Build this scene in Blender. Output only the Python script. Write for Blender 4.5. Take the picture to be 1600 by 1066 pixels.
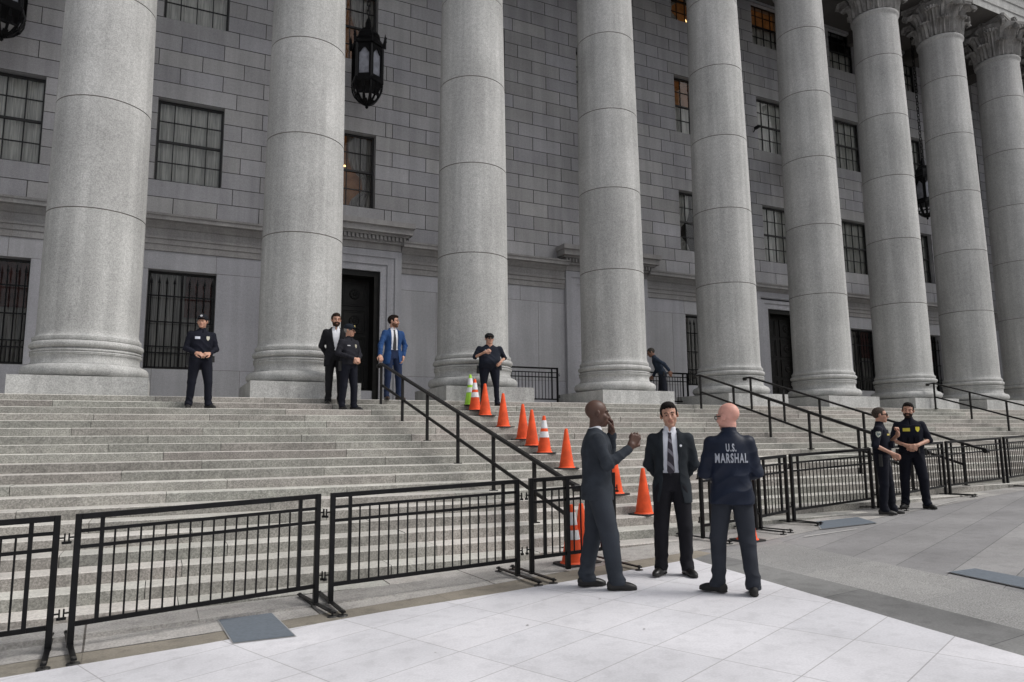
import bpy, math, random
import numpy as np
from math import sin, cos, pi, radians
from mathutils import Vector, Matrix
from mathutils.bvhtree import BVHTree
random.seed(7)
rng = np.random.RandomState(11)
for o in list(bpy.data.objects): bpy.data.objects.remove(o)
S = bpy.context.scene
COL = S.collection

# ------------------------------------------------------------------ camera
E_H = 1.65
YAW, PITCH, ROLL, FPX = 0.4534, 0.1360, -0.0089, 1120.36
fwd = Vector((sin(YAW)*cos(PITCH), cos(YAW)*cos(PITCH), sin(PITCH)))
rt = Vector((cos(YAW), -sin(YAW), 0)); up = rt.cross(fwd)
R_ = cos(ROLL)*rt + sin(ROLL)*up; U_ = -sin(ROLL)*rt + cos(ROLL)*up
cam_d = bpy.data.cameras.new('camera'); cam = bpy.data.objects.new('camera', cam_d); COL.objects.link(cam)
cam_d.sensor_width = 36; cam_d.lens = FPX*36/1600; cam_d.clip_end = 3000; cam_d.clip_start = 0.05
M = Matrix((R_, U_, -fwd)).transposed().to_4x4(); M.translation = (0, 0, E_H)
cam.matrix_world = M; S.camera = cam

# ------------------------------------------------------------------ world, sun (overcast)
SUN_EL, SUN_AZ = radians(52), radians(-52)      # azimuth measured from -Y towards +X
w = bpy.data.worlds.new("World"); S.world = w; w.use_nodes = True
nt = w.node_tree; nt.nodes.clear()
sky = nt.nodes.new('ShaderNodeTexSky'); sky.sky_type = 'NISHITA'; sky.sun_disc = False
sky.sun_elevation = SUN_EL; sky.air_density = 1.0; sky.dust_density = 4.0; sky.ozone_density = 1.0
hs = nt.nodes.new('ShaderNodeHueSaturation'); hs.inputs['Saturation'].default_value = 0.30; hs.inputs['Value'].default_value = 1.0
bg = nt.nodes.new('ShaderNodeBackground'); bg.inputs[1].default_value = 0.15
wo = nt.nodes.new('ShaderNodeOutputWorld')
nt.links.new(sky.outputs[0], hs.inputs['Color']); nt.links.new(hs.outputs[0], bg.inputs[0]); nt.links.new(bg.outputs[0], wo.inputs[0])
sd = bpy.data.lights.new('sun', 'SUN'); sd.energy = 1.4; sd.angle = radians(18); sd.color = (1, 0.98, 0.95)
sun = bpy.data.objects.new('sun', sd); COL.objects.link(sun)
sdir = Vector((sin(-SUN_AZ)*cos(SUN_EL), -cos(SUN_AZ)*cos(SUN_EL), sin(SUN_EL)))   # towards the sun
sun.rotation_euler = sdir.to_track_quat('Z', 'Y').to_euler(); sun.location = (0, -20, 40)
sky.sun_rotation = math.atan2(sdir.x, sdir.y)
S.view_settings.view_transform = 'Standard'; S.view_settings.look = 'None'
S.view_settings.exposure = -0.08; S.view_settings.gamma = 1
try: S.view_settings.use_curve_mapping = False
except Exception: pass
S.cycles.max_bounces = 6; S.cycles.diffuse_bounces = 3; S.cycles.transparent_max_bounces = 6

# ------------------------------------------------------------------ helpers
def tag(o, label=None, cat=None, group=None, kind=None):
    if label: o['label'] = label
    if cat: o['category'] = cat
    if group: o['group'] = group
    if kind: o['kind'] = kind
    return o
def empty(name, loc=(0, 0, 0), rz=0, label=None, cat=None, group=None):
    o = bpy.data.objects.new(name, None); COL.objects.link(o); o.location = loc; o.rotation_euler = (0, 0, rz)
    o.empty_display_size = 0.2
    return tag(o, label, cat, group)
def copy_tree(o, parent=None):
    c = o.copy(); COL.objects.link(c)
    if parent is not None: c.parent = parent
    for ch in list(o.children): copy_tree(ch, c)
    return c
class MB:
    def __init__(s): s.v = []; s.f = []; s.m = []; s.t = []
    def add(s, vs, fs, mi=0, t=0.5):
        b = len(s.v); s.v += [tuple(p) for p in vs]
        for f in fs: s.f.append(tuple(b+i for i in f)); s.m.append(mi); s.t.append(t)
    def box(s, a, b, mi=0, t=0.5):
        x0, y0, z0 = a; x1, y1, z1 = b
        s.add([(x0,y0,z0),(x1,y0,z0),(x1,y1,z0),(x0,y1,z0),(x0,y0,z1),(x1,y0,z1),(x1,y1,z1),(x0,y1,z1)],
              [(0,3,2,1),(4,5,6,7),(0,1,5,4),(1,2,6,5),(2,3,7,6),(3,0,4,7)], mi, t)
    def beam(s, p, q, wd, ht, mi=0, upv=(0,0,1), ch=0.0):
        p = Vector(p); q = Vector(q); d = (q-p).normalized(); u = Vector(upv)
        sd_ = d.cross(u)
        if sd_.length < 1e-4: u = Vector((0,1,0)); sd_ = d.cross(u)
        sd_.normalize(); u = sd_.cross(d).normalized(); a = sd_*wd/2; c = u*ht/2
        if ch > 0:
            prof = [(-1,-1+2*ch/ht),(-1,1-2*ch/ht),(-1+2*ch/wd,1),(1-2*ch/wd,1),(1,1-2*ch/ht),(1,-1+2*ch/ht),(1-2*ch/wd,-1),(-1+2*ch/wd,-1)]
        else: prof = [(-1,-1),(-1,1),(1,1),(1,-1)]
        n = len(prof)
        vs = [p+a*x+c*y for x, y in prof]+[q+a*x+c*y for x, y in prof]
        s.add(vs, [(i,(i+1)%n,n+(i+1)%n,n+i) for i in range(n)]+[tuple(range(n))[::-1], tuple(range(n,2*n))], mi)
    def cyl(s, p, q, r1, r2=None, n=12, mi=0):
        r2 = r1 if r2 is None else r2; p = Vector(p); q = Vector(q); d = (q-p).normalized()
        u = Vector((0,0,1)) if abs(d.z) < .9 else Vector((1,0,0)); a = d.cross(u).normalized(); b = d.cross(a)
        vs = [p+(a*cos(2*pi*i/n)+b*sin(2*pi*i/n))*r1 for i in range(n)]+[q+(a*cos(2*pi*i/n)+b*sin(2*pi*i/n))*r2 for i in range(n)]
        s.add(vs, [(i,n+i,n+(i+1)%n,(i+1)%n) for i in range(n)]+[tuple(range(n)), tuple(range(n,2*n))[::-1]], mi)
    def lathe(s, prof, c=(0,0,0), n=64, mi=0, cap=True, seams=()):
        vs = []; fs = []
        for r, z in prof:
            for i in range(n): vs.append((c[0]+r*cos(2*pi*i/n), c[1]+r*sin(2*pi*i/n), c[2]+z))
        b = len(s.v); s.v += vs
        for k in range(len(prof)-1):
            for i in range(n):
                s.f.append((b+k*n+i, b+k*n+(i+1)%n, b+(k+1)*n+(i+1)%n, b+(k+1)*n+i)); s.m.append(1 if k in seams else mi); s.t.append(.5)
        if cap:
            s.f.append(tuple(b+i for i in range(n))[::-1]); s.m.append(mi); s.t.append(.5)
            k = len(prof)-1; s.f.append(tuple(b+k*n+i for i in range(n))); s.m.append(mi); s.t.append(.5)
    def sweepx(s, prof, x0, x1, mi=0, t=.5):         # prof: list of (y,z), counter-clockwise seen from -x... closed
        n = len(prof); vs = [(x0,y,z) for y, z in prof]+[(x1,y,z) for y, z in prof]
        s.add(vs, [(i,(i+1)%n,n+(i+1)%n,n+i) for i in range(n)]+[tuple(range(n))[::-1], tuple(range(n,2*n))], mi, t)
    def build(s, name, mats, parent=None, smooth=False, loc=None):
        me = bpy.data.meshes.new(name); me.from_pydata(s.v, [], s.f)
        if not isinstance(mats, (list, tuple)): mats = [mats]
        for m in mats: me.materials.append(m)
        me.polygons.foreach_set('material_index', np.array(s.m, dtype=np.int32))
        at = me.attributes.new('tint', 'FLOAT', 'FACE'); at.data.foreach_set('value', np.array(s.t, dtype=np.float32))
        me.update()
        bm_fix(me)
        if smooth:
            me.polygons.foreach_set('use_smooth', [True]*len(me.polygons))
            try: me.set_sharp_from_angle(angle=radians(38))
            except Exception: pass
        o = bpy.data.objects.new(name, me); COL.objects.link(o)
        if parent is not None: o.parent = parent
        if loc is not None: o.location = loc
        return o
def bm_fix(me):
    import bmesh
    bm = bmesh.new(); bm.from_mesh(me); bmesh.ops.recalc_face_normals(bm, faces=bm.faces); bm.to_mesh(me); bm.free()

# ------------------------------------------------------------------ materials
def mat(name, col, rough=.8, metal=0, spec=.5, noise=None, bump=None, col2=None, coord='Object', **kw):
    """noise=(scale, amount[, detail]) value variation; bump=(scale, strength, dist)"""
    m = bpy.data.materials.new(name); m.use_nodes = True; t = m.node_tree; b = t.nodes['Principled BSDF']
    b.inputs['Roughness'].default_value = rough; b.inputs['Metallic'].default_value = metal
    b.inputs['Specular IOR Level'].default_value = spec
    b.inputs['Base Color'].default_value = (*col, 1)
    tc = t.nodes.new('ShaderNodeTexCoord') if (noise or bump) else None
    if noise:
        n = t.nodes.new('ShaderNodeTexNoise'); n.inputs['Scale'].default_value = noise[0]; n.inputs['Detail'].default_value = 4
        t.links.new(tc.outputs[coord], n.inputs['Vector'])
        r = t.nodes.new('ShaderNodeValToRGB'); c2 = col2 or tuple(c*(1-noise[1]) for c in col)
        r.color_ramp.elements[0].position = .35; r.color_ramp.elements[1].position = .65
        r.color_ramp.elements[0].color = (*c2, 1); r.color_ramp.elements[1].color = (*tuple(min(1, c*(1+noise[1]*.5)) for c in col), 1)
        t.links.new(n.outputs[0], r.inputs[0]); t.links.new(r.outputs[0], b.inputs['Base Color'])
    if bump:
        n = t.nodes.new('ShaderNodeTexNoise'); n.inputs['Scale'].default_value = bump[0]; n.inputs['Detail'].default_value = 3
        t.links.new(tc.outputs[coord], n.inputs['Vector'])
        bp = t.nodes.new('ShaderNodeBump'); bp.inputs['Strength'].default_value = bump[1]; bp.inputs['Distance'].default_value = bump[2]
        t.links.new(n.outputs[0], bp.inputs['Height']); t.links.new(bp.outputs[0], b.inputs['Normal'])
    for k, v in kw.items(): b.inputs[k.replace('_', ' ')].default_value = v
    return m
def granite(name, col, speck=.35, tint=.18, stain=.18, fine=70., hue=(1.0, .97, .95), rough=.85, big=.5, bump=.25, drip=0.):
    m = bpy.data.materials.new(name); m.use_nodes = True; t = m.node_tree; L = t.links; N = t.nodes.new; b = t.nodes['Principled BSDF']
    b.inputs['Roughness'].default_value = rough; b.inputs['Specular IOR Level'].default_value = .3
    geo = N('ShaderNodeNewGeometry')
    def noise(sc, det=3., vec=None, ro=.6):
        n = N('ShaderNodeTexNoise'); n.inputs['Scale'].default_value = sc; n.inputs['Detail'].default_value = det; n.inputs['Roughness'].default_value = ro
        L.new(vec if vec else geo.outputs['Position'], n.inputs['Vector']); return n.outputs[0]
    def ramp(x, a, bb, lo, hi):
        r = N('ShaderNodeMapRange'); r.inputs[1].default_value = a; r.inputs[2].default_value = bb; r.inputs[3].default_value = lo; r.inputs[4].default_value = hi
        L.new(x, r.inputs[0]); return r.outputs[0]
    def mul(a, c):
        n = N('ShaderNodeMath'); n.operation = 'MULTIPLY'; L.new(a, n.inputs[0])
        if isinstance(c, float): n.inputs[1].default_value = c
        else: L.new(c, n.inputs[1])
        return n.outputs[0]
    v = ramp(noise(fine, 2., ro=.8), .38, .62, 1-speck, 1+speck*.6)
    v2 = ramp(noise(fine*.3, 3.), .35, .65, 1-speck*.35, 1+speck*.25)
    v3 = ramp(noise(big, 5.), .3, .7, 1-stain, 1+stain*.6)
    at = N('ShaderNodeAttribute'); at.attribute_name = 'tint'
    v4 = ramp(at.outputs['Fac'], 0, 1, 1-tint, 1+tint)
    v = mul(mul(mul(v, v2), v3), v4)
    if drip > 0:
        mp = N('ShaderNodeMapping'); mp.inputs['Scale'].default_value = (3.5, 3.5, .18); L.new(geo.outputs['Position'], mp.inputs[0])
        v = mul(v, ramp(noise(1., 4., mp.outputs[0]), .42, .62, 1-drip, 1.0))
    mx = N('ShaderNodeMix'); mx.data_type = 'RGBA'; mx.blend_type = 'MULTIPLY'; mx.inputs[0].default_value = 1
    # hue shift between two stone hues
    hx = N('ShaderNodeMix'); hx.data_type = 'RGBA'
    hx.inputs[6].default_value = (*col, 1); hx.inputs[7].default_value = (*(c*h for c, h in zip(col, hue)), 1)
    fr = N('ShaderNodeMath'); fr.operation = 'FRACT'; L.new(mul(at.outputs['Fac'], 7.13), fr.inputs[0]); L.new(fr.outputs[0], hx.inputs[0])
    L.new(hx.outputs[2], mx.inputs[6])
    cb = N('ShaderNodeCombineColor'); [L.new(v, cb.inputs[i]) for i in range(3)]; L.new(cb.outputs[0], mx.inputs[7])
    L.new(mx.outputs[2], b.inputs['Base Color'])
    bp = N('ShaderNodeBump'); bp.inputs['Strength'].default_value = bump; bp.inputs['Distance'].default_value = .01
    L.new(noise(fine*.7, 3.), bp.inputs['Height']); L.new(bp.outputs[0], b.inputs['Normal'])
    return m
M_COL = granite('column_granite', (.52,.515,.505), speck=.24, tint=.05, hue=(.985,1.0,.985), stain=.18, fine=46, drip=.17)
M_WALL = granite('wall_granite', (.46,.455,.455), speck=.16, tint=.11, stain=.16, fine=50, hue=(.96,.965,1.02), drip=.14)
M_SMOOTH = granite('smooth_granite', (.50,.50,.52), speck=.15, tint=.08, stain=.14, fine=50, hue=(.98,.98,1.02), drip=.12)
M_MOLD = granite('moulding_granite', (.39,.385,.385), speck=.15, tint=.05, stain=.2, fine=50, drip=.15)
M_JOINT = mat('mortar_joint', (.10,.097,.094), .95)
M_CJOINT = mat('column_joint', (.20,.19,.175), .95)
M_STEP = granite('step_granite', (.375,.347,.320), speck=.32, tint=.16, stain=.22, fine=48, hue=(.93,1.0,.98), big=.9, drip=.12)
M_TREAD = granite('toplit_tread_granite', (.55,.52,.485), speck=.18, tint=.10, stain=.22, fine=48, hue=(.96,1.0,.98), big=1.2)  # same stone as the risers, paler: light from above put into the colour
M_BLACK = mat('black_iron', (.005,.005,.006), .42, spec=.22, noise=(9, .5), bump=(60, .15, .002))
M_RAIL = mat('handrail_iron', (.013,.012,.012), .5, spec=.25, noise=(6, .4), bump=(50, .2, .002))
M_BRONZE = mat('dark_bronze', (.010,.009,.008), .42, spec=.3, noise=(7, .5), bump=(30, .3, .004))
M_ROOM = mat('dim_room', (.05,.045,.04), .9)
M_STEEL = mat('galvanised_steel', (.35,.35,.36), .4, metal=.8)

# ------------------------------------------------------------------ layout constants
GX = 0.0312
def gz(x): return GX*x
YS, TR, RI, ZS = 7.9075, 0.389, 0.1282, -0.0354
NST = 20
HP = ZS+NST*RI                       # platform level 2.528
YTOP = YS+(NST-1)*TR                 # 15.30
YC = 16.54; YW = 20.2
COLX = [-5.62, -1.40, 2.72, 6.96, 11.20, 15.37, 19.33, 23.34, 27.17, 30.95, 34.85]
Z_SOF = 18.75

# ------------------------------------------------------------------ ground
def sheet(name, pts, mt, off, sub=0):
    mb = MB(); mb.add([(x, y, gz(x)+off) for x, y in pts], [tuple(range(len(pts)))]); return tag(mb.build(name, mt), kind='structure')
def paving(name, col, col2, ang, cell, jw, jcol, speck=.1, cellvar=.06, fine=60., rough=.8, stain=.12):
    m = bpy.data.materials.new(name); m.use_nodes = True; t = m.node_tree; L = t.links; N = t.nodes.new; b = t.nodes['Principled BSDF']
    b.inputs['Roughness'].default_value = rough; b.inputs['Specular IOR Level'].default_value = .3
    geo = N('ShaderNodeNewGeometry'); mp = N('ShaderNodeMapping'); mp.inputs['Rotation'].default_value = (0, 0, -ang); mp.inputs['Location'].default_value = (.11, .17, 0)
    L.new(geo.outputs['Position'], mp.inputs[0])
    br = N('ShaderNodeTexBrick'); br.offset = 0.0; br.inputs['Scale'].default_value = 1; br.inputs['Mortar Size'].default_value = jw; br.inputs['Mortar Smooth'].default_value = .3
    br.inputs['Brick Width'].default_value = cell[0]; br.inputs['Row Height'].default_value = cell[1]; br.inputs['Bias'].default_value = 0
    br.inputs['Color1'].default_value = (*col, 1); br.inputs['Color2'].default_value = (*col2, 1); br.inputs['Mortar'].default_value = (*jcol, 1)
    L.new(mp.outputs[0], br.inputs['Vector'])
    def noise(sc, a, bb, lo, hi, det=4.):
        n = N('ShaderNodeTexNoise'); n.inputs['Scale'].default_value = sc; n.inputs['Detail'].default_value = det; L.new(geo.outputs['Position'], n.inputs['Vector'])
        r = N('ShaderNodeMapRange'); r.inputs[1].default_value = a; r.inputs[2].default_value = bb; r.inputs[3].default_value = lo; r.inputs[4].default_value = hi; L.new(n.outputs[0], r.inputs[0]); return r.outputs[0]
    a = noise(fine, .35, .65, 1-speck, 1+speck); c = noise(.9, .3, .7, 1-stain, 1+stain*.5, 6.); e = noise(7., .35, .5, 1-stain*.5, 1.)
    m1 = N('ShaderNodeMath'); m1.operation = 'MULTIPLY'; L.new(a, m1.inputs[0]); L.new(c, m1.inputs[1])
    m2 = N('ShaderNodeMath'); m2.operation = 'MULTIPLY'; L.new(m1.outputs[0], m2.inputs[0]); L.new(e, m2.inputs[1])
    cb = N('ShaderNodeCombineColor'); [L.new(m2.outputs[0], cb.inputs[i]) for i in range(3)]
    mx = N('ShaderNodeMix'); mx.data_type = 'RGBA'; mx.blend_type = 'MULTIPLY'; mx.inputs[0].default_value = 1
    L.new(br.outputs[0], mx.inputs[6]); L.new(cb.outputs[0], mx.inputs[7]); L.new(mx.outputs[2], b.inputs['Base Color'])
    bp = N('ShaderNodeBump'); bp.inputs['Strength'].default_value = .3; bp.inputs['Distance'].default_value = .004
    L.new(br.outputs['Fac'], bp.inputs['Height']); bp.invert = True; L.new(bp.outputs[0], b.inputs['Normal'])
    return m
A20 = radians(20.5)
P_GREY = paving('grey_paving', (.325,.318,.315), (.265,.26,.262), A20, (30, .55), .006, (.155,.155,.155), speck=.10, stain=.2)
P_WHITE = paving('white_paving', (.70,.69,.715), (.65,.645,.672), A20, (.98, .545), .005, (.43,.42,.43), speck=.05, stain=.17)
P_DARK = paving('dark_strip', (.235,.235,.23), (.20,.20,.198), radians(3), (30, 1.6), .006, (.12,.12,.12), speck=.10, stain=.3)
P_MID = paving('speckled_strip', (.33,.325,.315), (.30,.297,.29), radians(3), (30, 1.4), .004, (.25,.25,.25), speck=.35, fine=90., stain=.12)
P_BAND = paving('kerb_slabs', (.44,.42,.395), (.36,.35,.34), radians(3), (1.9, 30), .010, (.12,.11,.10), speck=.22, stain=.3)
P_BROWN = paving('stained_slabs', (.28,.25,.205), (.25,.235,.20), radians(3), (3.1, 30), .005, (.2,.18,.15), speck=.12, stain=.35)
P_PLATE = mat('cellar_plate', (.15,.175,.205), .6, noise=(30, .12), coord='Object')
P_PEDGE = mat('cellar_plate_edge', (.40,.40,.40), .7)
sheet('plaza', [(-400,-400),(600,-400),(600,400),(-400,400)], P_GREY, 0)
# white paving area
sheet('pavement', [(-60,-40),(4.3,-40),(5.1,1.2),(5.304,3.06),(5.392,3.797),(5.512,4.583),(5.6,5.2),(5.839,6.868),(5.9,7.13),(4.081,6.93),(3.312,6.86),(1.964,6.79),(.363,6.60),(-.948,6.52),(-60,3.4)], P_WHITE, .008)
sheet('pavement', [(5.1,-40),(5.75,1.2),(5.924,3.399),(6.058,4.427),(6.126,4.936),(6.27,6.391),(6.33,7.30),(5.9,7.13),(5.839,6.868),(5.6,5.2),(5.512,4.583),(5.392,3.797),(5.304,3.06),(5.1,1.2),(4.3,-40)], P_DARK, .004)
sheet('pavement', [(5.75,-40),(6.95,1.2),(7.129,4.057),(7.286,4.926),(7.422,5.95),(7.62,7.405),(6.33,7.30),(6.27,6.391),(6.126,4.936),(6.058,4.427),(5.924,3.399),(5.75,1.2),(5.1,-40)], P_MID, .004)
sheet('pavement', [(-60,3.4),(-.948,6.52),(.363,6.60),(1.964,6.79),(3.312,6.86),(4.081,6.93),(5.9,7.13),(6.33,7.30),(6.33,7.62),(3.587,7.40),(.376,6.93),(-.515,6.92),(-60,3.9)], P_BROWN, .004)
mb = MB()                      # stone kerb slabs along the foot of the stairs, a low step proud on the left
xs = [-60, -20, -8, -3, -.55, .4, 1.49, 2.8, 4.2, 6.33, 7.62]; yf = [3.9, 5.6, 6.4, 6.75, 6.93, 6.95, 7.06, 7.2, 7.40, 7.55, 7.60]
for i in range(len(xs)-1):
    mb.add([(xs[i],yf[i],gz(xs[i])+.006),(xs[i+1],yf[i+1],gz(xs[i+1])+.006),(xs[i+1],9.0,gz(xs[i+1])+.006),(xs[i],9.0,gz(xs[i])+.006)], [(0,1,2,3)])
tag(mb.build('pavement', P_BAND), kind='structure')
mb = MB()
for x0, x1 in ((-14,-8),(-8,-4.2),(-4.2,-2.1),(-2.1,.4),(.404,2.4),(2.404,4.0)):
    h0 = max(.004, .05-.014*(x0+1)); h1 = max(.004, .05-.014*(x1+1))
    vs = [(x0,7.37+.01*x0,gz(x0)-.1),(x1,7.37+.01*x1,gz(x1)-.1),(x1,8.3,gz(x1)-.1),(x0,8.3,gz(x0)-.1)]
    vs += [(a, b, gz(a)+h+.006) for (a, b, _), h in zip(vs, (h0,h1,h1,h0))]
    mb.add(vs, [(4,5,6,7),(0,1,5,4),(1,2,6,5),(2,3,7,6),(3,0,4,7)], 0, random.random())
tag(mb.build('kerb', P_BAND), kind='structure')
sheet('pavement', [(7.62,7.60),(9.4,7.95),(12,8.35),(16.5,9.05),(26,10.6),(26,11.5),(7.62,9.2)], P_BAND, .004)
def plate(pts, label):
    mb = MB(); c = (sum(p[0] for p in pts)/4, sum(p[1] for p in pts)/4)
    mb.add([(x,y,gz(x)+.012) for x,y in pts], [(0,1,2,3)], 1)
    mb.add([(c[0]+(x-c[0])*.96,c[1]+(y-c[1])*.97,gz(x)+.016) for x,y in pts], [(0,1,2,3)], 0)
    o = mb.build('cellar_cover', [P_PLATE, P_PEDGE]); tag(o, label, 'floor hatch', 'flush steel covers in the paving')
plate([(.555,7.37),(1.035,7.345),(1.10,6.385),(.61,6.46)], 'blue-grey flush cover in the paving below the second railing panel from the left')
plate([(9.45,8.42),(10.35,8.35),(10.0,7.72),(8.85,7.80)], 'blue-grey flush cover in the paving in front of the railing beside the two police officers')
plate([(7.42,4.97),(7.80,4.92),(7.62,3.5),(7.16,3.5)], 'blue-grey flush cover in the open grey paving at the right edge of the photo')
M_LINE = mat('pale_chalk_line', (.55,.54,.52), .9)
for a, b in (((8.15,7.47),(9.25,7.50)),((9.9,8.55),(11.2,8.35)),((12.1,8.35),(13.6,8.75))):
    v = (Vector(b)-Vector(a)).normalized(); n = Vector((-v.y, v.x))*.012
    sheet('road_marking', [(a[0]-n.x,a[1]-n.y),(b[0]-n.x,b[1]-n.y),(b[0]+n.x,b[1]+n.y),(a[0]+n.x,a[1]+n.y)], M_LINE, .016)
mb = MB()
for _ in range(9):            # chewing-gum spots
    x, y = random.uniform(1.5, 9), random.uniform(3.4, 7.2); r = random.uniform(.008, .018)
    mb.add([(x+r*random.uniform(.7,1.2)*cos(k*pi/4), y+r*.8*sin(k*pi/4), gz(x)+.0125) for k in range(8)], [tuple(range(8))])
tag(mb.build('stains', mat('gum', (.25,.24,.235), .9)), kind='stuff')

# ------------------------------------------------------------------ steps
mb = MB()
X0, X1 = -16.0, 62.0
for k in range(-3, NST):
    y0 = YS+k*TR; z1 = ZS+(k+1)*RI; z0 = z1-RI; y1 = y0+TR+(.03 if k < NST-1 else 0)
    x = X0
    while x < X1:
        ln = random.uniform(1.5, 2.9); xe = min(X1, x+ln); g = .004; c = .010; t = random.random()
        dz = random.uniform(-.003, .003); dy = random.uniform(-.005, .005); a = x+g; b = xe-g
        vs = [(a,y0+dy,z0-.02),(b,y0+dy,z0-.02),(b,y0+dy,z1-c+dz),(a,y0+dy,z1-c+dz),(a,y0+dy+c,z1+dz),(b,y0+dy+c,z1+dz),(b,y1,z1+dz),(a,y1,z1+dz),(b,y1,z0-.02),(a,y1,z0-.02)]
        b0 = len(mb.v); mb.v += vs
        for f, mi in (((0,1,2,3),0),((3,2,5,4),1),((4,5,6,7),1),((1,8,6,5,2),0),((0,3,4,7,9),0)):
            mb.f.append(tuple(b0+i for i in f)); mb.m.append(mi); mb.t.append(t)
        # dark recessed bed joint under this riser
        x = xe
    mb.add([(X0,y0+.03,z0-.3),(X1,y0+.03,z0-.3),(X1,y0+.03,z1-.012),(X0,y0+.03,z1-.012)], [(0,1,2,3)], 2)
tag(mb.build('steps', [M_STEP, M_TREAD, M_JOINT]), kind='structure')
mb = MB(); mb.box((X0, YTOP+TR, HP-.4), (X1, 26, HP-.001)); tag(mb.build('platform', [M_TREAD]), kind='structure')

# ------------------------------------------------------------------ courthouse
court = empty('courthouse', (0, YW, HP), 0, 'grey granite courthouse with a giant colonnade of round columns at the top of broad steps', 'building')
def cpart(o):                    # parts are modelled in world coordinates
    o.parent = court; o.matrix_parent_inverse = Matrix.Translation((0, -YW, -HP)); return o
WL = [-4.65, -.50, 3.73, 8.04, 12.45, 16.75, 20.88, 25.35, 29.55, 33.7]; WW = 1.62
ROWS = [(8.45, 10.70), (13.0, 15.25), (17.55, 19.4)]
DOORS = [(3.42, 5.55), (12.42, 14.47), (20.80, 22.9)]
GROUNDW = [-4.65, -.50, 8.04, 16.82, 25.42, 29.6]
openings = [(l, l+WW, a, b) for l in WL for a, b in ROWS]+[(a, b, HP-.2, 6.55) for a, b in DOORS]+[(l, l+WW, 3.5, 6.07) for l in GROUNDW]
def courses(mb, zs, xoff, ln, mi=0, c=.010, dep=.016, depth=.42, varlen=0., rng_=(-15.0, 40.0)):
    XA, XB = rng_
    for i in range(len(zs)-1):
        z0, z1 = zs[i], zs[i+1]; zm = (z0+z1)/2
        ops = sorted((a, b) for a, b, p, q in openings if p < zm < q)
        lint = sorted((a-.30, b+.30) for a, b, p, q in openings if q <= z0+.06 and q > z0-.25) if ln < 1.3 else []
        sills = sorted((a-.30, b+.30) for a, b, p, q in openings if abs(p-z1) < .06) if ln < 1.3 else []
        fixed = lint+sills
        x = XA+(xoff if i % 2 else 0); cuts = []
        while x < XB:
            cuts.append(x); x += ln*(1+random.uniform(-varlen, varlen))
        cuts = [x for x in cuts if not any(a-.22 < x < b+.22 for a, b in ops) and not any(a-.2 < x < b+.2 for a, b in fixed)]
        cuts += [v for a, b in ops for v in (a, b)]+[v for a, b in fixed for v in (a, b)]
        cuts = sorted(set(v for v in [XA]+cuts+[XB] if XA <= v <= XB))
        for a, b in zip(cuts[:-1], cuts[1:]):
            if b-a < .02 or any(p <= (a+b)/2 <= q for p, q in ops): continue
            t = random.random(); yf = YW+random.uniform(-.002, .002); yb = YW+dep
            vs = [(a+c,yf,z0+c),(b-c,yf,z0+c),(b-c,yf,z1-c),(a+c,yf,z1-c),(a,yb,z0),(b,yb,z0),(b,yb,z1),(a,yb,z1),(a,YW+depth,z0),(b,YW+depth,z0),(b,YW+depth,z1),(a,YW+depth,z1)]
            b0 = len(mb.v); mb.v += vs
            for f, m_ in (((0,1,2,3),mi),((4,5,1,0),1),((5,6,2,1),1),((6,7,3,2),1),((7,4,0,3),1),((5,9,10,6),mi),((4,7,11,8),mi),((6,10,11,7),mi),((4,8,9,5),mi)):
                mb.f.append(tuple(b0+j for j in f)); mb.m.append(m_); mb.t.append(t)
mb = MB()
courses(mb, [8.45+.455*k for k in range(-2, 26)], .535, 1.07)
cpart(mb.build('wall', [M_WALL, M_JOINT]))
xa = -15.0
for a_, b_ in DOORS+[(40.0, 40.0)]:
    mb = MB(); r_ = (xa, a_); xa = b_
    for i_, z_ in enumerate(((HP-.15, 3.5), (3.5, 6.07), (6.07, 6.56))): courses(mb, list(z_), 0, (2.1, 1.75, 2.3)[i_], c=.005, dep=.009, rng_=r_)
    cpart(mb.build('base_wall', [M_SMOOTH, M_CJOINT]))
# string course between base and upper wall: fascias and cornice
mb = MB(); Y = YW
prof = [(Y+.3,6.562),(Y-.03,6.562),(Y-.03,6.72),(Y-.055,6.735),(Y-.055,6.86),(Y-.085,6.875),(Y-.085,6.93),(Y-.05,6.95),(Y-.05,7.14),(Y-.09,7.16),(Y-.12,7.20),(Y-.18,7.26),(Y-.20,7.30),(Y-.33,7.31),(Y-.33,7.40),(Y-.36,7.42),(Y-.37,7.47),(Y-.05,7.535),(Y+.3,7.537)]
segs = []; x = -15.0
door_hoods = [(2.803, 6.167), (11.803, 15.087)]
for a, b in door_hoods+[(40, 40)]: segs.append((x, a)); x = b
for a, b in segs:
    x = a; mb = MB()
    while x < b-.01:
        xe = min(b, x+random.uniform(1.6, 2.2)); xe = b if b-xe < .5 else xe; mb.sweepx(prof, x+.001, xe-.001, 0, random.random()); x = xe
    if b > a: cpart(mb.build('string_course', [M_MOLD]))
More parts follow.
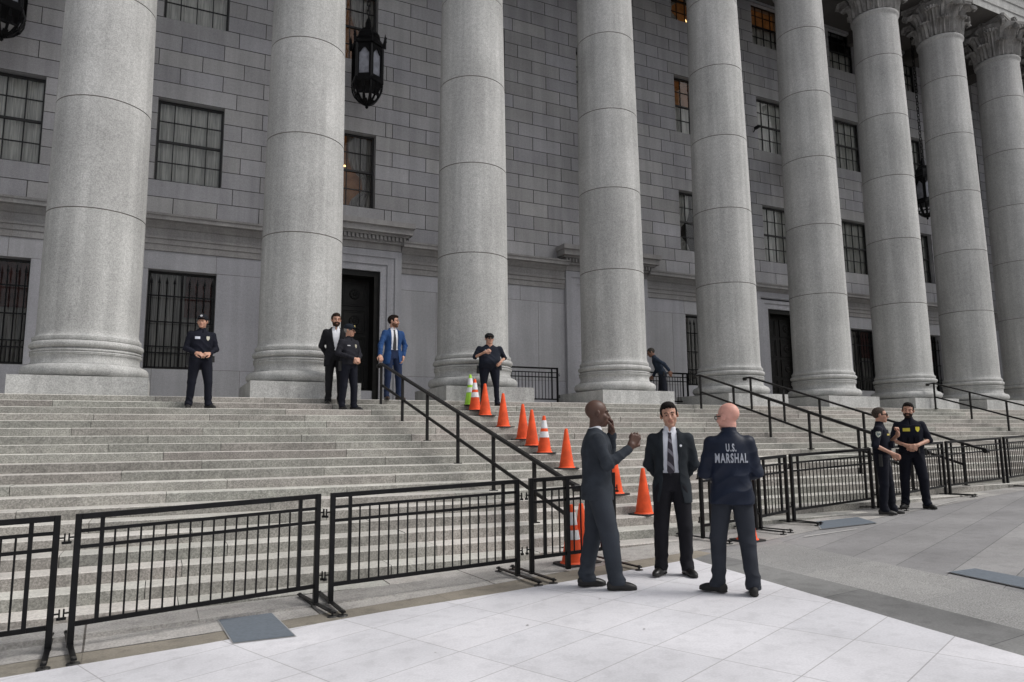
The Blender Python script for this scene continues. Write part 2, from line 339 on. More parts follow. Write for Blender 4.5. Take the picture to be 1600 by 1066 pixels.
# portico ceiling and entablature
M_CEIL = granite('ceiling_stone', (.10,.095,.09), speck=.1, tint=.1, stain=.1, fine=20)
mb = MB(); mb.box((-15, 17.35, 19.5), (40, YW+.4, 19.7))
for x in [ (COLX[i]+COLX[i+1])/2 for i in range(len(COLX)-1)]: pass
for cx in COLX: mb.box((cx-.5, 17.35, 18.9), (cx+.5, YW+.1, 19.499))
cpart(mb.build('ceiling', [M_CEIL]))
prof = [(17.30,Z_SOF),(15.78,Z_SOF),(15.78,19.05),(15.74,19.06),(15.74,19.42),(15.70,19.43),(15.70,19.80),(15.60,19.86),(15.56,19.95),(15.78,19.96),(15.78,21.1),(15.5,21.2),(15.4,21.35),(14.9,21.4),(14.9,21.6),(14.75,21.9),(16.5,22.0),(16.5,26.0),(22,26.0),(22,19.705),(17.30,19.705)]
mb = MB(); mb.sweepx(prof, -15, 37.2); mb.m[0] = 1; mb.m[-3] = 1; cpart(mb.build('entablature', [M_COL, M_CEIL]))  # soffit and inner face: soot and portico shade put into a darker stone colour
mb = MB(); mb.box((-15, YW+1.2, HP-.3), (40, YW+1.4, 26)); cpart(mb.build('rear_wall', [M_ROOM]))
mb = MB(); mb.box((37.25, 15.6, HP-.2), (60, 30, 26)); cpart(mb.build('end_blocking_wing', [M_WALL]))  # closes the right end, placed to keep sky light out of the portico
mb = MB(); mb.box((-15, 15.8, HP-.2), (-8.2, YW+.4, 26)); cpart(mb.build('end_blocking_wing', [M_WALL]))  # unseen block, added to keep the left end of the portico dark

# columns
def shaft_prof():
    zj = [6.18-HP+2.296*k for k in range(5)]
    pts = [(0.955,1.10),(.955,1.135),(.925,1.16),(.905,1.20),(.897,1.26)]
    def R(z):
        t = (z-1.2)/(17.0-HP-1.2); return .895-.135*max(0,t)**1.7
    z = 1.35; seams = []; allz = []
    ends = zj+[14.42]
    zz = 1.3
    for e in ends:
        for q in np.linspace(zz, e-.011, 5): allz.append((q, 0))
        if e in zj: allz += [(e-.011, 1), (e, 2), (e+.011, 3)]
        zz = e+.011
    for q, kd in allz:
        if kd in (0, 1, 3): pts.append((R(q), q))
        else: pts.append((R(q)-.016, q))
        if kd in (1, 2): seams.append(len(pts)-1)
    out = [pts[0]]; sm = set()
    for i, p in enumerate(pts[1:], 1):
        out.append(p)
        if i in seams: sm.add(i)
    r = R(14.42); n0 = len(out)
    out += [(r, 14.45),(r+.03,14.50),(r+.055,14.54),(r+.06,14.58),(r+.045,14.62),(r-.01,14.64),(r-.03,14.66)]
    return out, sm
sp, sm = shaft_prof()
smb = MB(); smb.lathe(sp, n=72, seams=sm)
_d = 0; _tv = [.5,.2,.75,.35,.6,.15,.8]
for _k in range(len(sp)-1):
    if _k in sm: _d += .5
    for _i in range(72): smb.t[_k*72+_i] = _tv[int(_d) % 7]
bmb = MB()
def torus_prof(rc, z0, z1, n=9):
    rr = (z1-z0)/2; return [(rc+rr*1.1*sin(pi*i/(n-1)), z0+(z1-z0)*(1-cos(pi*i/(n-1)))/2) for i in range(n)]
bp_ = [(.95,.36)]+torus_prof(.985,.365,.605)+[(.985,.625),(.96,.63),(.945,.67),(.94,.73),(.955,.78),(.975,.79),(.975,.80)]+torus_prof(.96,.80,.835,5)+[(.955,.84)]+torus_prof(.96,.845,.885,5)+[(.945,.89),(.93,.91)]+torus_prof(.925,.915,1.055,9)+[(.935,1.06),(.945,1.065),(.955,1.10)]
bmb.lathe(bp_, n=72)
def capital_mesh():
    mb = MB(); r0 = .735; H = Z_SOF-17.16+.0      # local z0 = 14.64
    z0 = 14.64
    mb.lathe([(r0-.03, z0),(r0-.03,z0+.5),(r0-.01,z0+.9),(r0+.08,z0+1.2),(r0+.17,z0+1.34),(r0+.17,z0+1.40)], n=48)
    top = Z_SOF-HP
    # abacus with concave sides
    n = 10; outl = []
    for q in range(4):
        a0 = pi/4+q*pi/2; a1 = a0+pi/2
        p0 = Vector((cos(a0), sin(a0)))*1.32; p1 = Vector((cos(a1), sin(a1)))*1.32
        tdir = (p1-p0).normalized()
        outl.append(p0+tdir*.07)
        for i in range(1, n): 
            s = i/n; p = p0.lerp(p1, s); outl.append(p-p.normalized()*(.17*sin(pi*s)))
        outl.append(p1-tdir*.07)
    m = len(outl)
    for (za, zb, sc) in ((z0+1.38, z0+1.46, .95), (z0+1.46, top-.001, 1.0)):
        vs = [(p.x*sc, p.y*sc, za) for p in outl]+[(p.x*sc, p.y*sc, zb) for p in outl]
        mb.add(vs, [(i,(i+1)%m,m+(i+1)%m,m+i) for i in range(m)]+[tuple(range(m))[::-1], tuple(range(m,2*m))])
    def leaf(ang, h, wd, out, r_in, lobes=5):
        nu, nv = 12, 9; vs = []
        for i in range(nu+1):
            u = i/nu
            if u < .78: rr = r_in+.03+.05*u+out*.35*(u/.78)**3; zz = h*(u/.78)*.97
            else:
                a = (u-.78)/.22*pi*1.15; rc = .085*h/.6; rr = r_in+.03+.039+out*.35+rc*(1-cos(a))*1.5; zz = h*.97+rc*sin(a)*.9
            wl = wd*(1-.25*u)*(1-.18*abs(sin(u*pi*lobes)))*(1 if u < .85 else max(.35, 1-(u-.85)*4))
            for j in range(nv):
                s = (j/(nv-1)-.5)*2; da = s*wl/(2*r_in); rj = rr+.045*(1-abs(s))-.045*abs(s)+.034*cos(s*pi*4)
                vs.append((rj*cos(ang+da), rj*sin(ang+da), z0+.02+zz))
        b = len(mb.v)
        fs = [(i*nv+j, i*nv+j+1, (i+1)*nv+j+1, (i+1)*nv+j) for i in range(nu) for j in range(nv-1)]
        # back surface for thickness
        vb = [(x*.965, y*.965, z-.012) for x, y, z in vs]; N_ = len(vs)
        fb = [tuple(N_+q for q in f[::-1]) for f in fs]
        rim = [i*nv for i in range(nu+1)]+[nu*nv+j for j in range(1, nv)]+[i*nv+nv-1 for i in range(nu-1, -1, -1)]
        fr = [(rim[i], rim[i+1], N_+rim[i+1], N_+rim[i]) for i in range(len(rim)-1)]
        mb.add(vs+vb, fs+fb+fr)
    for k in range(8): leaf(k*pi/4, .52, .60, .18, r0)
    for k in range(8): leaf(k*pi/4+pi/8, .95, .56, .30, r0)
    # volutes on the four corners and small helices on the faces
    def spiral(base_ang, r_start, z_start, r_end, z_end, turn_r, wd, side=0):
        pts = []
        for i in range(8):
            s = i/7; pts.append((r_start+(r_end-r_start)*s**1.6, z_start+(z_end-z_start)*s))
        cr, cz = r_end, z_end-turn_r
        for i in range(1, 15):
            a = pi/2-i*pi*1.9/14*1.6; rr = turn_r*(1-i/18); pts.append((cr+rr*cos(a), cz+rr*sin(a)))
        dv = Vector((cos(base_ang), sin(base_ang), 0)); sv = Vector((-sin(base_ang), cos(base_ang), 0))
        for i in range(len(pts)-1):
            p = dv*pts[i][0]+Vector((0,0,z0+pts[i][1]))+sv*side; q = dv*pts[i+1][0]+Vector((0,0,z0+pts[i+1][1]))+sv*side
            mb.beam(p, q, wd, .045, 0, upv=(0,0,1) if abs((q-p).normalized().z) < .9 else tuple(dv))
    for q in range(4):
        a = pi/4+q*pi/2
        spiral(a, r0+.03, .75, 1.13, 1.36, .13, .11)
        for s in (-1, 1): spiral(a+s*.62, r0+.05, .8, r0+.22, 1.30, .08, .08)
        fl = Vector((cos(a+pi/4), sin(a+pi/4), 0))*(1.32*cos(pi/4)-.10)
        for k in range(6):
            b = k*pi/3; off = Vector((-sin(a+pi/4), cos(a+pi/4), 0))*cos(b)*.09+Vector((0,0,1))*sin(b)*.09
            mb.cyl(fl+Vector((0,0,z0+1.52))+off-fl.normalized()*.1, fl+Vector((0,0,z0+1.52))+off+fl.normalized()*.06, .055, .035, 8)
    return mb
cmb = capital_mesh()
pmb = MB(); hw = 1.135
vs = []
pmb.box((-hw, -hw, 0), (hw, hw, .352))
col0 = None
for i, x in enumerate(COLX):
    if col0 is None:
        s_ = smb.build('column', [M_COL, M_CJOINT], None, True); b_ = bmb.build('column_base', [M_COL], s_, True)
        c_ = cmb.build('capital', [granite('capital_stone', (.36,.355,.345), speck=.12, tint=0, stain=.35, fine=30, big=3., drip=.3)], s_, True); p_ = pmb.build('plinth', [M_COL], s_)
        col0 = s_
    else: s_ = copy_tree(col0)
    s_.parent = court; s_.matrix_parent_inverse = Matrix.Translation((0, -YW, -HP)); s_.location = (x, YC, HP)
    s_.rotation_euler = (0, 0, 0)

# windows
M_FRAME = mat('window_frame', (.012,.012,.012), .5)
M_GLASS = bpy.data.materials.new('window_glass'); M_GLASS.use_nodes = True
t = M_GLASS.node_tree; t.nodes.clear(); o_ = t.nodes.new('ShaderNodeOutputMaterial'); mxs = t.nodes.new('ShaderNodeMixShader')
tr = t.nodes.new('ShaderNodeBsdfTransparent'); gl = t.nodes.new('ShaderNodeBsdfGlossy'); gl.inputs['Roughness'].default_value = .04; tr.inputs[0].default_value = (.88,.89,.88,1)
fz = t.nodes.new('ShaderNodeFresnel'); fz.inputs[0].default_value = 1.5
t.links.new(fz.outputs[0], mxs.inputs[0]); t.links.new(tr.outputs[0], mxs.inputs[1]); t.links.new(gl.outputs[0], mxs.inputs[2]); t.links.new(mxs.outputs[0], o_.inputs[0])
M_CURT = mat('net_curtain', (.85,.84,.80), .9, noise=(5, .35), coord='Object')
def pleat(m, sc=9.):
    t = m.node_tree; n = [x for x in t.nodes if x.type == 'TEX_NOISE'][0]; mp = t.nodes.new('ShaderNodeMapping'); mp.inputs['Scale'].default_value = (sc, 1, .25)
    tc = [x for x in t.nodes if x.type == 'TEX_COORD'][0]; t.links.new(tc.outputs['Object'], mp.inputs[0]); t.links.new(mp.outputs[0], n.inputs['Vector']); return m
pleat(M_CURT)
M_CURT2 = mat('grey_drape', (.42,.40,.38), .9, noise=(4, .5), coord='Object')
pleat(M_CURT2)
M_CURTR = mat('dark_red_drape', (.13,.055,.05), .9, noise=(4, .4), coord='Object')
def emis(name, col, st, base=(.1,.08,.06)):
    return mat(name, base, .9, Emission_Color=(*col, 1), Emission_Strength=st)
M_WARM = mat('lamplit_room_wall', (.30,.17,.08), .9, noise=(3, .5), Emission_Color=(1,.42,.14,1), Emission_Strength=.032)
M_BULB = emis('lamp_bulb', (1,.62,.25), 3.5)
def curtain(w_, h_, y, amp=.02, n=60, x0=0., x1=1., gather=0., mt=None, parent=None, z0=0., seedv=0):
    mb = MB(); rs = random.Random(seedv); fr = rs.uniform(9, 13); ph = rs.uniform(0, 6)
    nz = 8
    for k in range(nz):
        v = k/(nz-1)
        for i in range(n+1):
            s = i/n; pinch = 1-gather*math.exp(-((v-.35)/.18)**2) if gather else 1
            xx = x0+(x1-x0)*s*pinch if gather >= 0 else x1-(x1-x0)*(1-s)*(1+gather*math.exp(-((v-.35)/.18)**2))
            mb.v.append((xx*w_, y+amp*sin(s*(x1-x0)*fr*2*pi+ph+.5*sin(3*s*7))+amp*.4*sin(s*31+v*3), z0+v*h_))
    for k in range(nz-1):
        for i in range(n): mb.f.append((k*(n+1)+i, k*(n+1)+i+1, (k+1)*(n+1)+i+1, (k+1)*(n+1)+i)); mb.m.append(0); mb.t.append(.5)
    return mb.build('curtain', [mt or M_CURT], parent, True)
def make_window(x, z0, z1, style, lit):
    """local origin at lower left of the opening, y=0 at wall plane"""
    w_, h_ = WW, z1-z0; y = .17
    mb = MB(); f = .055
    mb.box((0,y,0),(f,y+.07,h_)); mb.box((w_-f,y,0),(w_,y+.07,h_)); mb.box((f,y,h_-f),(w_-f,y+.07,h_)); mb.box((f,y,0),(w_-f,y+.07,f+.01))
    mb.box((f,y-.012,h_*.5-.03),(w_-f,y+.058,h_*.5+.03))
    win = mb.build('window', [M_FRAME]); cpart(win); win.location = (x, YW, z0)
    mb = MB(); nc = 4
    for c in range(1, nc): mb.box((w_*c/nc-.013,y+.005,f),(w_*c/nc+.013,y+.045,h_-f))
    for q in (.25, .75): mb.box((f,y+.008,h_*q-.013),(w_-f,y+.042,h_*q+.013))
    mb.build('glazing_bars', [M_FRAME], win)
    mb = MB(); mb.add([(f,y+.03,f),(w_-f,y+.03,f),(w_-f,y+.03,h_-f),(f,y+.03,h_-f)], [(0,1,2,3)]); mb.build('pane', [M_GLASS], win)
    mb = MB()
    if style == 'curtain':
        mb.box((0,.44,0),(w_,.5,h_)); mb.build('room', [M_ROOM], win)
        curtain(w_, h_, .34, .025, 80, 0, 1, 0, M_CURT, win, 0, int(x*7+z0*3))
    else:
        mb.box((0,.90,0),(w_,.95,h_)); mb.box((-.03,.42,0),(0,.9,h_)); mb.box((w_,.42,0),(w_+.03,.9,h_)); mb.box((0,.42,h_),(w_,.9,h_+.03))
        mb.build('room', [M_WARM if lit else M_ROOM], win)
        if style == 'drapes':
            curtain(w_, h_, .36, .03, 40, 0, .46, .7, M_CURT, win, 0, 5); curtain(w_, h_, .36, .03, 40, .54, 1, -.7, M_CURT2, win, 0, 9)
        elif style == 'half': curtain(w_, h_*.55, .36, .02, 60, 0, 1, 0, M_CURT, win, 0, int(x*3+5))
        if lit:
            mb = MB(); rs = random.Random(int(x*5+z0))
            cx, cz = w_*lit[0], h_*lit[1]
            for k in range(7):
                a = k*2*pi/7; px_, pz = cx+.13*cos(a), cz+.05*sin(a)+.02*(k % 2); mb.cyl((px_,.62+.12*sin(a),pz),(px_,.62+.12*sin(a),pz+.05),.022,.012,8)
            mb.build('lamp', [M_BULB], win)
STY = {(0,0):('curtain',0),(0,1):('curtain',0),(1,0):('curtain',0),(1,1):('half',(.3,.3)),(2,0):('curtain',0),(2,1):('half',(.55,.35)),(3,0):('drapes',(.45,.62)),(3,1):('drapes',(.25,.25)),
       (5,0):('curtain',0),(5,1):('drapes',(.9,.3)),(6,0):('drapes',0),(6,1):('half',(.25,.35)),(6,2):('drapes',(.85,.3)),(7,0):('curtain',0),(7,1):('curtain',0),(7,2):('half',(.6,.35)),(8,2):('half',0),(8,1):('curtain',0)}
for j, l in enumerate(WL):
    for r, (a, b) in enumerate(ROWS):
        st, lit = STY.get((j+1, r), ('curtain', 0)); make_window(l, a, b, st, lit)
def ground_window(x):
    w_, h_ = WW, 2.57
    mb = MB(); f = .06; y = .26
    mb.box((0,y,0),(f,y+.06,h_)); mb.box((w_-f,y,0),(w_,y+.06,h_)); mb.box((f,y,h_-f),(w_-f,y+.06,h_)); mb.box((f,y,0),(w_-f,y+.06,f)); mb.box((w_/2-.03,y-.01,f),(w_/2+.03,y+.05,h_-f))
    win = mb.build('window', [M_FRAME]); cpart(win); win.location = (x, YW, 3.5)
    mb = MB(); nb = 9
    for i in range(nb):
        bx = .09+(w_-.18)*i/(nb-1); mb.cyl((bx,.10,.02),(bx,.10,h_-.35),.017,None,8)
        mb.cyl((bx,.10,h_-.35),(bx,.10,h_-.30),.03,.03,8); mb.cyl((bx,.10,h_-.30),(bx,.10,h_-.16),.028,.004,8)
        if i < nb-1:
            bm_ = bx+(w_-.18)/(nb-1)/2; mb.cyl((bm_,.10,.02),(bm_,.10,.55),.010,None,6)
    for z in (.05,.42,.58,1.22,1.9): mb.box((.01,.085,z-.016),(w_-.01,.115,z+.016))
    mb.build('iron_bars', [M_BLACK], win)
    mb = MB(); mb.add([(f,y+.03,f),(w_-f,y+.03,f),(w_-f,y+.03,h_-f),(f,y+.03,h_-f)], [(0,1,2,3)]); mb.build('pane', [M_GLASS], win)
    mb = MB(); mb.box((0,.58,0),(w_,.62,h_)); mb.build('room', [M_ROOM], win)
    curtain(w_, h_, .45, .03, 60, 0, .5, 0, M_CURT2, win, 0, int(x*3)); curtain(w_, h_, .47, .03, 60, .5, 1, 0, M_CURT2, win, 0, int(x*5)+1)
    curtain(w_, h_*.45, .40, .02, 30, .55 if x > -2 else .1, .95, 0, M_CURTR, win, h_*.55, 3)
for x in GROUNDW: ground_window(x)

# doors
def make_door(x0, x1, hood, idx):
    w_ = x1-x0; zt = 6.55
    mb = MB()                               # stone architrave: the root of the door part
    fw = .62
    zb = HP-.05
    for (a, b) in (((x0-fw),(x0-.42)), ((x0-.42),(x0-.2)), ((x0-.2),x0)):
        dy = {0:.12,1:.085,2:.05}[[x0-fw,x0-.42,x0-.2].index(a)]
        mb.box((a,YW-dy,zb),(b,YW+.3,zt+(x0-a)))
        a2, b2 = x1+(x0-b), x1+(x0-a); mb.box((a2,YW-dy,zb),(b2,YW+.3,zt+(x0-a)))
        mb.box((b,YW-dy,zt+(x0-b)),(a2,YW+.3,zt+(x0-a)))
    door = mb.build('door', [M_SMOOTH, M_JOINT]); cpart(door); door.location = (0, 0, 0)
    mb = MB(); y = YW+.55                     # bronze jambs and head, deep reveal
    mb.box((x0,YW+.03,HP),(x0+.16,y+.2,zt)); mb.box((x1-.16,YW+.03,HP),(x1,y+.2,zt)); mb.box((x0+.16,YW+.03,zt-.16),(x1-.16,y+.2,zt))
    mb.build('door_frame', [M_BRONZE], door)
    mb = MB(); mb.box((x0+.162,YW+.06,HP),(x1-.162,y+.2,HP+.53)); mb.build('sill', [M_SMOOTH], door)
    for side in (0, 1):
        a = x0+.16 if side == 0 else (x0+x1)/2+.004; b = (x0+x1)/2-.004 if side == 0 else x1-.16
        mb = MB(); mb.box((a,y,HP+.53),(b,y+.07,zt-.16)); cx = (a+b)/2; lw = (b-a)
        nz = 4; zz = np.linspace(HP+.60, zt-.22, nz+1)
        for k in range(nz):
            p, q = zz[k]+.05, zz[k+1]-.05; e = lw*.5-.10
            for (m0, yy) in ((0,-.035),(.05,-.018)):
                mb.box((cx-e+m0,y+yy,p+m0),(cx-e+m0+.035,y+.01,q-m0)); mb.box((cx+e-m0-.035,y+yy,p+m0),(cx+e-m0,y+.01,q-m0))
                mb.box((cx-e+m0+.035,y+yy,p+m0),(cx+e-m0-.035,y+.01,p+m0+.035)); mb.box((cx-e+m0+.035,y+yy,q-m0-.035),(cx+e-m0-.035,y+.01,q-m0))
            zc = (p+q)/2; mb.cyl((cx,y+.01,zc),(cx,y-.03,zc),.16,.13,24); mb.cyl((cx,y-.03,zc),(cx,y-.055,zc),.06,.03,16)
            for j in range(8):
                an = j*pi/4; mb.cyl((cx+.10*cos(an),y-.02,zc+.10*sin(an)),(cx+.10*cos(an),y-.045,zc+.10*sin(an)),.03,.015,8)
        mb.build('door_leaf', [M_BRONZE], door, True)
    if hood:
        cx = (x0+x1)/2; mb = MB(); hw_ = 1.96
        prof = [(YW+.2,7.20),(YW-.14,7.20),(YW-.14,7.36),(YW-.24,7.42),(YW-.24,7.56),(YW-.36,7.62),(YW-.52,7.66),(YW-.52,7.80),(YW-.56,7.86),(YW-.60,7.93),(YW-.05,7.99),(YW+.2,7.99)]
        # stepped in width so that the end returns
        for i, (p0, p1, e) in enumerate((((YW-.14),(7.18,7.37),.30),((YW-.24),(7.37,7.56),.22),((YW-.50),(7.62,7.80),.05),((YW-.58),(7.80,7.95),0))):
            mb.box((cx-hw_+e,p0,p1[0]),(cx+hw_-e,YW+.2,p1[1]))
        mb.box((cx-hw_+.12,YW-.36,7.56),(cx+hw_-.12,YW+.2,7.62))
        n = 30
        for k in range(n):
            xx = cx-hw_+.25+(2*hw_-.5)*k/(n-1); mb.box((xx-.035,YW-.33,7.44),(xx+.035,YW-.245,7.555))
        mb.build('hood', [M_MOLD], door)
for i, (a, b) in enumerate(DOORS): make_door(a, b, i < 2, i)

# ------------------------------------------------------------------ hanging lanterns
def lantern():
    root = empty('hanging_lantern', (0,0,0))
    mb = MB(); n = 6; R = .40
    def hexring(r, z, rot=pi/6): return [(r*cos(rot+i*pi/3), r*sin(rot+i*pi/3), z) for i in range(6)]
    def loft(rings, cap=True):
        vs = [p for r in rings for p in r]; k = 6
        fs = [(j*k+i, j*k+(i+1)%k, (j+1)*k+(i+1)%k, (j+1)*k+i) for j in range(len(rings)-1) for i in range(k)]
        if cap: fs += [tuple(range(k))[::-1], tuple(range((len(rings)-1)*k, len(rings)*k))]
        mb.add(vs, fs)
    loft([hexring(.47,1.80),hexring(.49,1.88),hexring(.44,1.92),hexring(.36,2.05),hexring(.33,2.2),hexring(.22,2.35),hexring(.10,2.42),hexring(.09,2.6),hexring(.03,2.75)])
    loft([hexring(.44,.66),hexring(.47,.70),hexring(.47,.78),hexring(.42,.80)])
    for i in range(6):
        a = pi/6+i*pi/3; p = Vector((cos(a), sin(a), 0))
        mb.beam(p*.43+Vector((0,0,.75)), p*.43+Vector((0,0,1.85)), .06, .06)
        mb.cyl(p*.50+Vector((0,0,1.78)), p*.50+Vector((0,0,1.98)), .035, .035, 8); mb.cyl(p*.50+Vector((0,0,1.98)), p*.50+Vector((0,0,2.22)), .05, .005, 8)
        mb.beam(p*.46+Vector((0,0,1.9)), p*.52+Vector((0,0,2.12)), .03, .06)
        # pierced bowl ribs
        pts = [(.44,.66),(.42,.5),(.36,.36),(.24,.22),(.12,.14),(.04,.10)]
        for q in range(5): mb.beam(p*pts[q][0]+Vector((0,0,pts[q][1])), p*pts[q+1][0]+Vector((0,0,pts[q+1][1])), .05, .035)
        a2 = a+pi/6; p2 = Vector((cos(a2), sin(a2), 0))
        for q in range(4): mb.beam(p2*pts[q][0]*.9+Vector((0,0,pts[q][1])), p2*pts[q+1][0]*.9+Vector((0,0,pts[q+1][1])), .11 if q % 2 else .05, .03)
        mb.beam(p*.36+Vector((0,0,.36)), Vector((cos(a+pi/3), sin(a+pi/3), 0))*.36+Vector((0,0,.36)), .03, .05)
        # arch tops and sills of each light
        pn = Vector((cos(a+pi/3), sin(a+pi/3), 0)); m_ = (p+pn)/2
        mb.beam(p*.415+Vector((0,0,1.74)), pn*.415+Vector((0,0,1.74)), .03, .14); mb.beam(p*.415+Vector((0,0,.84)), pn*.415+Vector((0,0,.84)), .03, .1)
        for s, e in ((p, pn), (pn, p)):
            mb.beam(s*.41+Vector((0,0,.8)), s*.41+(e-s)*.0+Vector((0,0,1.75)), .12, .03, upv=tuple(m_))
            mb.beam(s.lerp(e,.12)*.41+Vector((0,0,1.55)), s.lerp(e,.38)*.41+Vector((0,0,1.70)), .03, .08)
    mb.lathe([(.02,.0),(.05,.04),(.03,.08),(.09,.11),(.10,.15),(.04,.18)], n=16)
    mb.build('lantern_frame', [M_BLACK], root)
    mb = MB(); r1 = hexring(.375,.85); r2 = hexring(.375,1.72)
    mb.add(r1+r2, [(i,(i+1)%6,6+(i+1)%6,6+i) for i in range(6)])
    mb.build('lantern_glass', [mat('frosted_glass', (.36,.37,.42), .35, noise=(5, .4))], root)
    mb = MB(); z = 2.7; k = 0
    while z < 8.5:
        mb.beam((-.04 if k % 2 else 0,0 if k % 2 else -.04,z),(-.04 if k % 2 else 0,0 if k % 2 else -.04,z+.16),.022,.022)
        mb.beam((.04 if k % 2 else 0,0 if k % 2 else .04,z),(.04 if k % 2 else 0,0 if k % 2 else .04,z+.16),.022,.022)
        mb.beam((-.045 if k % 2 else 0,0 if k % 2 else -.045,z+.01),(.045 if k % 2 else 0,0 if k % 2 else .045,z+.01),.022,.022)
        z += .14; k += 1
    mb.build('chain', [M_BLACK], root)
    return root
L0 = lantern()
lanlab = ['black iron lantern hanging in the top left corner, partly out of frame', 'large black lantern with frosted panes hanging between the second and third columns',
          'black iron lantern almost hidden behind the fourth column from the left', 'black iron lantern hidden behind the sixth column from the left', 'small distant black lantern between the seventh and eighth columns']
for i, (x, z) in enumerate(((-3.78,10.85),(4.76,10.93),(13.10,10.95),(21.9,10.95),(29.2,10.85))):
    o = L0 if i == 0 else copy_tree(L0)
    o.location = (x, 19.0, z); tag(o, lanlab[i], 'lantern', 'iron lanterns hanging in the portico')

# ------------------------------------------------------------------ handrails on the steps
def handrail(xa, xb, ya, yb, posts, label, curl_top=True):
    def zst(y): return ZS+((y-YS)/TR+.5)*RI
    root = empty('handrail', ((xa+xb)/2, (ya+yb)/2, zst((ya+yb)/2)), 0, label, 'handrail', 'iron handrails down the steps')
    inv = Matrix.Translation(-Vector(root.location))
    def X(y): return xa+(xb-xa)*(ya-y)/(ya-yb)
    def P(y, h): return Vector((X(y), y, zst(y)+h))
    def put(o): o.parent = root; o.matrix_parent_inverse = inv; return o
    mb = MB(); h = .90
    mb.beam(P(ya,h), P(yb,h), .085, .045, ch=.012)
    a = P(ya,h); mb.beam(a, a+Vector((0,.22,-.01)), .085, .045, ch=.012); mb.cyl(a+Vector((-.04,.22,-.03)), a+Vector((.04,.22,-.03)), .045, None, 14)
    b = P(yb,h); mb.beam(b, b+Vector((0,-.15,-.03)), .085, .045, ch=.012); mb.cyl(b+Vector((-.04,-.16,-.06)), b+Vector((.04,-.16,-.06)), .05, None, 14)
    put(mb.build('top_rail', [M_RAIL]))
    mb = MB(); mb.beam(P(posts[0],.45), P(posts[-1],.45), .04, .05, ch=.008); put(mb.build('lower_rail', [M_RAIL]))
    for y in posts:
        mb = MB(); k = math.floor((y-YS)/TR); zt = ZS+(k+1)*RI
        mb.beam((X(y),y,zt-.02),(X(y),y,zst(y)+h-.01),.05,.05, ch=.006); mb.box((X(y)-.055,y-.055,zt-.01),(X(y)+.055,y+.055,zt+.012)); put(mb.build('post', [M_RAIL]))
handrail(4.20, 4.90, 15.05, 8.35, [15.05,13.9,12.74,11.52,10.33,9.19,8.45], 'leftmost iron handrail, beside the blue-suited man and the row of cones')
handrail(13.02, 13.42, 15.15, 9.3, [15.15,14.0,12.9,11.8,10.6,9.5], 'iron handrail rising behind the bald man in the marshal jacket')
handrail(14.80, 15.25, 15.13, 9.3, [15.13,14.05,12.97,11.8,10.7,9.6], 'iron handrail passing behind the two police officers on the right')
handrail(23.05, 23.6, 15.3, 10.2, [15.3,14.22,13.2,12.1,11.0], 'iron handrail farthest to the right, running out of the frame')

# ------------------------------------------------------------------ barriers
PEN = 'black steel crowd railings'
def barrier(p, q, label, z0=None, z1=None, feet=(1, 1), foot_len=.5, extra=None):
    p = Vector((p[0], p[1], gz(p[0]) if z0 is None else z0)); q = Vector((q[0], q[1], gz(q[0]) if z1 is None else z1))
    root = empty('crowd_barrier', (p+q)/2, 0, label, 'barrier', PEN); inv = Matrix.Translation(-Vector(root.location))
    def put(o): o.parent = root; o.matrix_parent_inverse = inv; return o
    d = (q-p); ln = d.length; d.normalize(); nrm = Vector((-d.y, d.x, 0)).normalized(); Z = Vector((0,0,1))
    def A(s, z): return p+d*s+Z*z
    for s in (.025, ln-.025):
        mb = MB(); mb.beam(A(s,.03), A(s,1.085), .048, .048, upv=tuple(nrm), ch=.004); put(mb.build('end_post', [M_BLACK]))
    mb = MB(); mb.beam(A(.05,1.062), A(ln-.05,1.062), .045, .045, ch=.003); put(mb.build('top_rail', [M_BLACK]))
    for z, h in ((.945,.028),(.815,.028),(.205,.038)):
        mb = MB(); mb.beam(A(.05,z), A(ln-.05,z), .026, h); put(mb.build('rail', [M_BLACK]))
    s0 = .20; 
    for s in (s0, ln-s0):
        mb = MB(); mb.beam(A(s,.19), A(s,1.04), .032, .032, upv=tuple(nrm)); put(mb.build('stile', [M_BLACK]))
    nb = max(1, round((ln-2*s0)/.1)-1)
    base = None
    for i in range(1, nb+1):
        s = s0+(ln-2*s0)*i/(nb+1)
        if base is None:
            mb = MB(); mb.cyl(A(s,.21), A(s,.94), .009, None, 6); base = put(mb.build('baluster', [M_BLACK])); b0 = s
        else:
            c = base.copy(); COL.objects.link(c); c.parent = root; c.matrix_parent_inverse = inv; c.location = d*(s-b0)
    for k, s in enumerate((.025, ln-.025)):
        if not feet[k]: continue
        mb = MB(); a = A(s,.045)-nrm*foot_len; b = A(s,.045)+nrm*foot_len
        mb.beam(a, b, .042, .014); ft = put(mb.build('foot', [M_BLACK]))
        for e in (a.lerp(b,.03), b.lerp(a,.03)):
            mb = MB()
            mb.cyl(e-Z*.045, e-Z*.028, .052, .045, 16); mb.cyl(e-Z*.028, e+Z*.012, .011, None, 8); mb.cyl(e+Z*.006, e+Z*.018, .018, None, 6)
            pd = mb.build('foot_pad', [mat_pad]); pd.parent = ft
            pd.matrix_parent_inverse = Matrix.Identity(4)
    for s in (0, ln):                         # coupling hooks
        sg = -1 if s == 0 else 1
        for z in (.90, .30):
            mb = MB()
            mb.beam(A(s,z), A(s+sg*.035,z), .012, .012); mb.beam(A(s+sg*.035,z-.03), A(s+sg*.035,z+.035), .012, .012, upv=tuple(nrm)); mb.cyl(A(s+sg*.035,z-.05), A(s+sg*.035,z-.03), .02, None, 8)
            put(mb.build('hook', [M_BLACK]))
    if extra:
        mb = MB(); mb.beam(A(extra,.03), A(extra,1.05), .05, .05, upv=tuple(nrm)); put(mb.build('middle_post', [M_BLACK]))
    return root
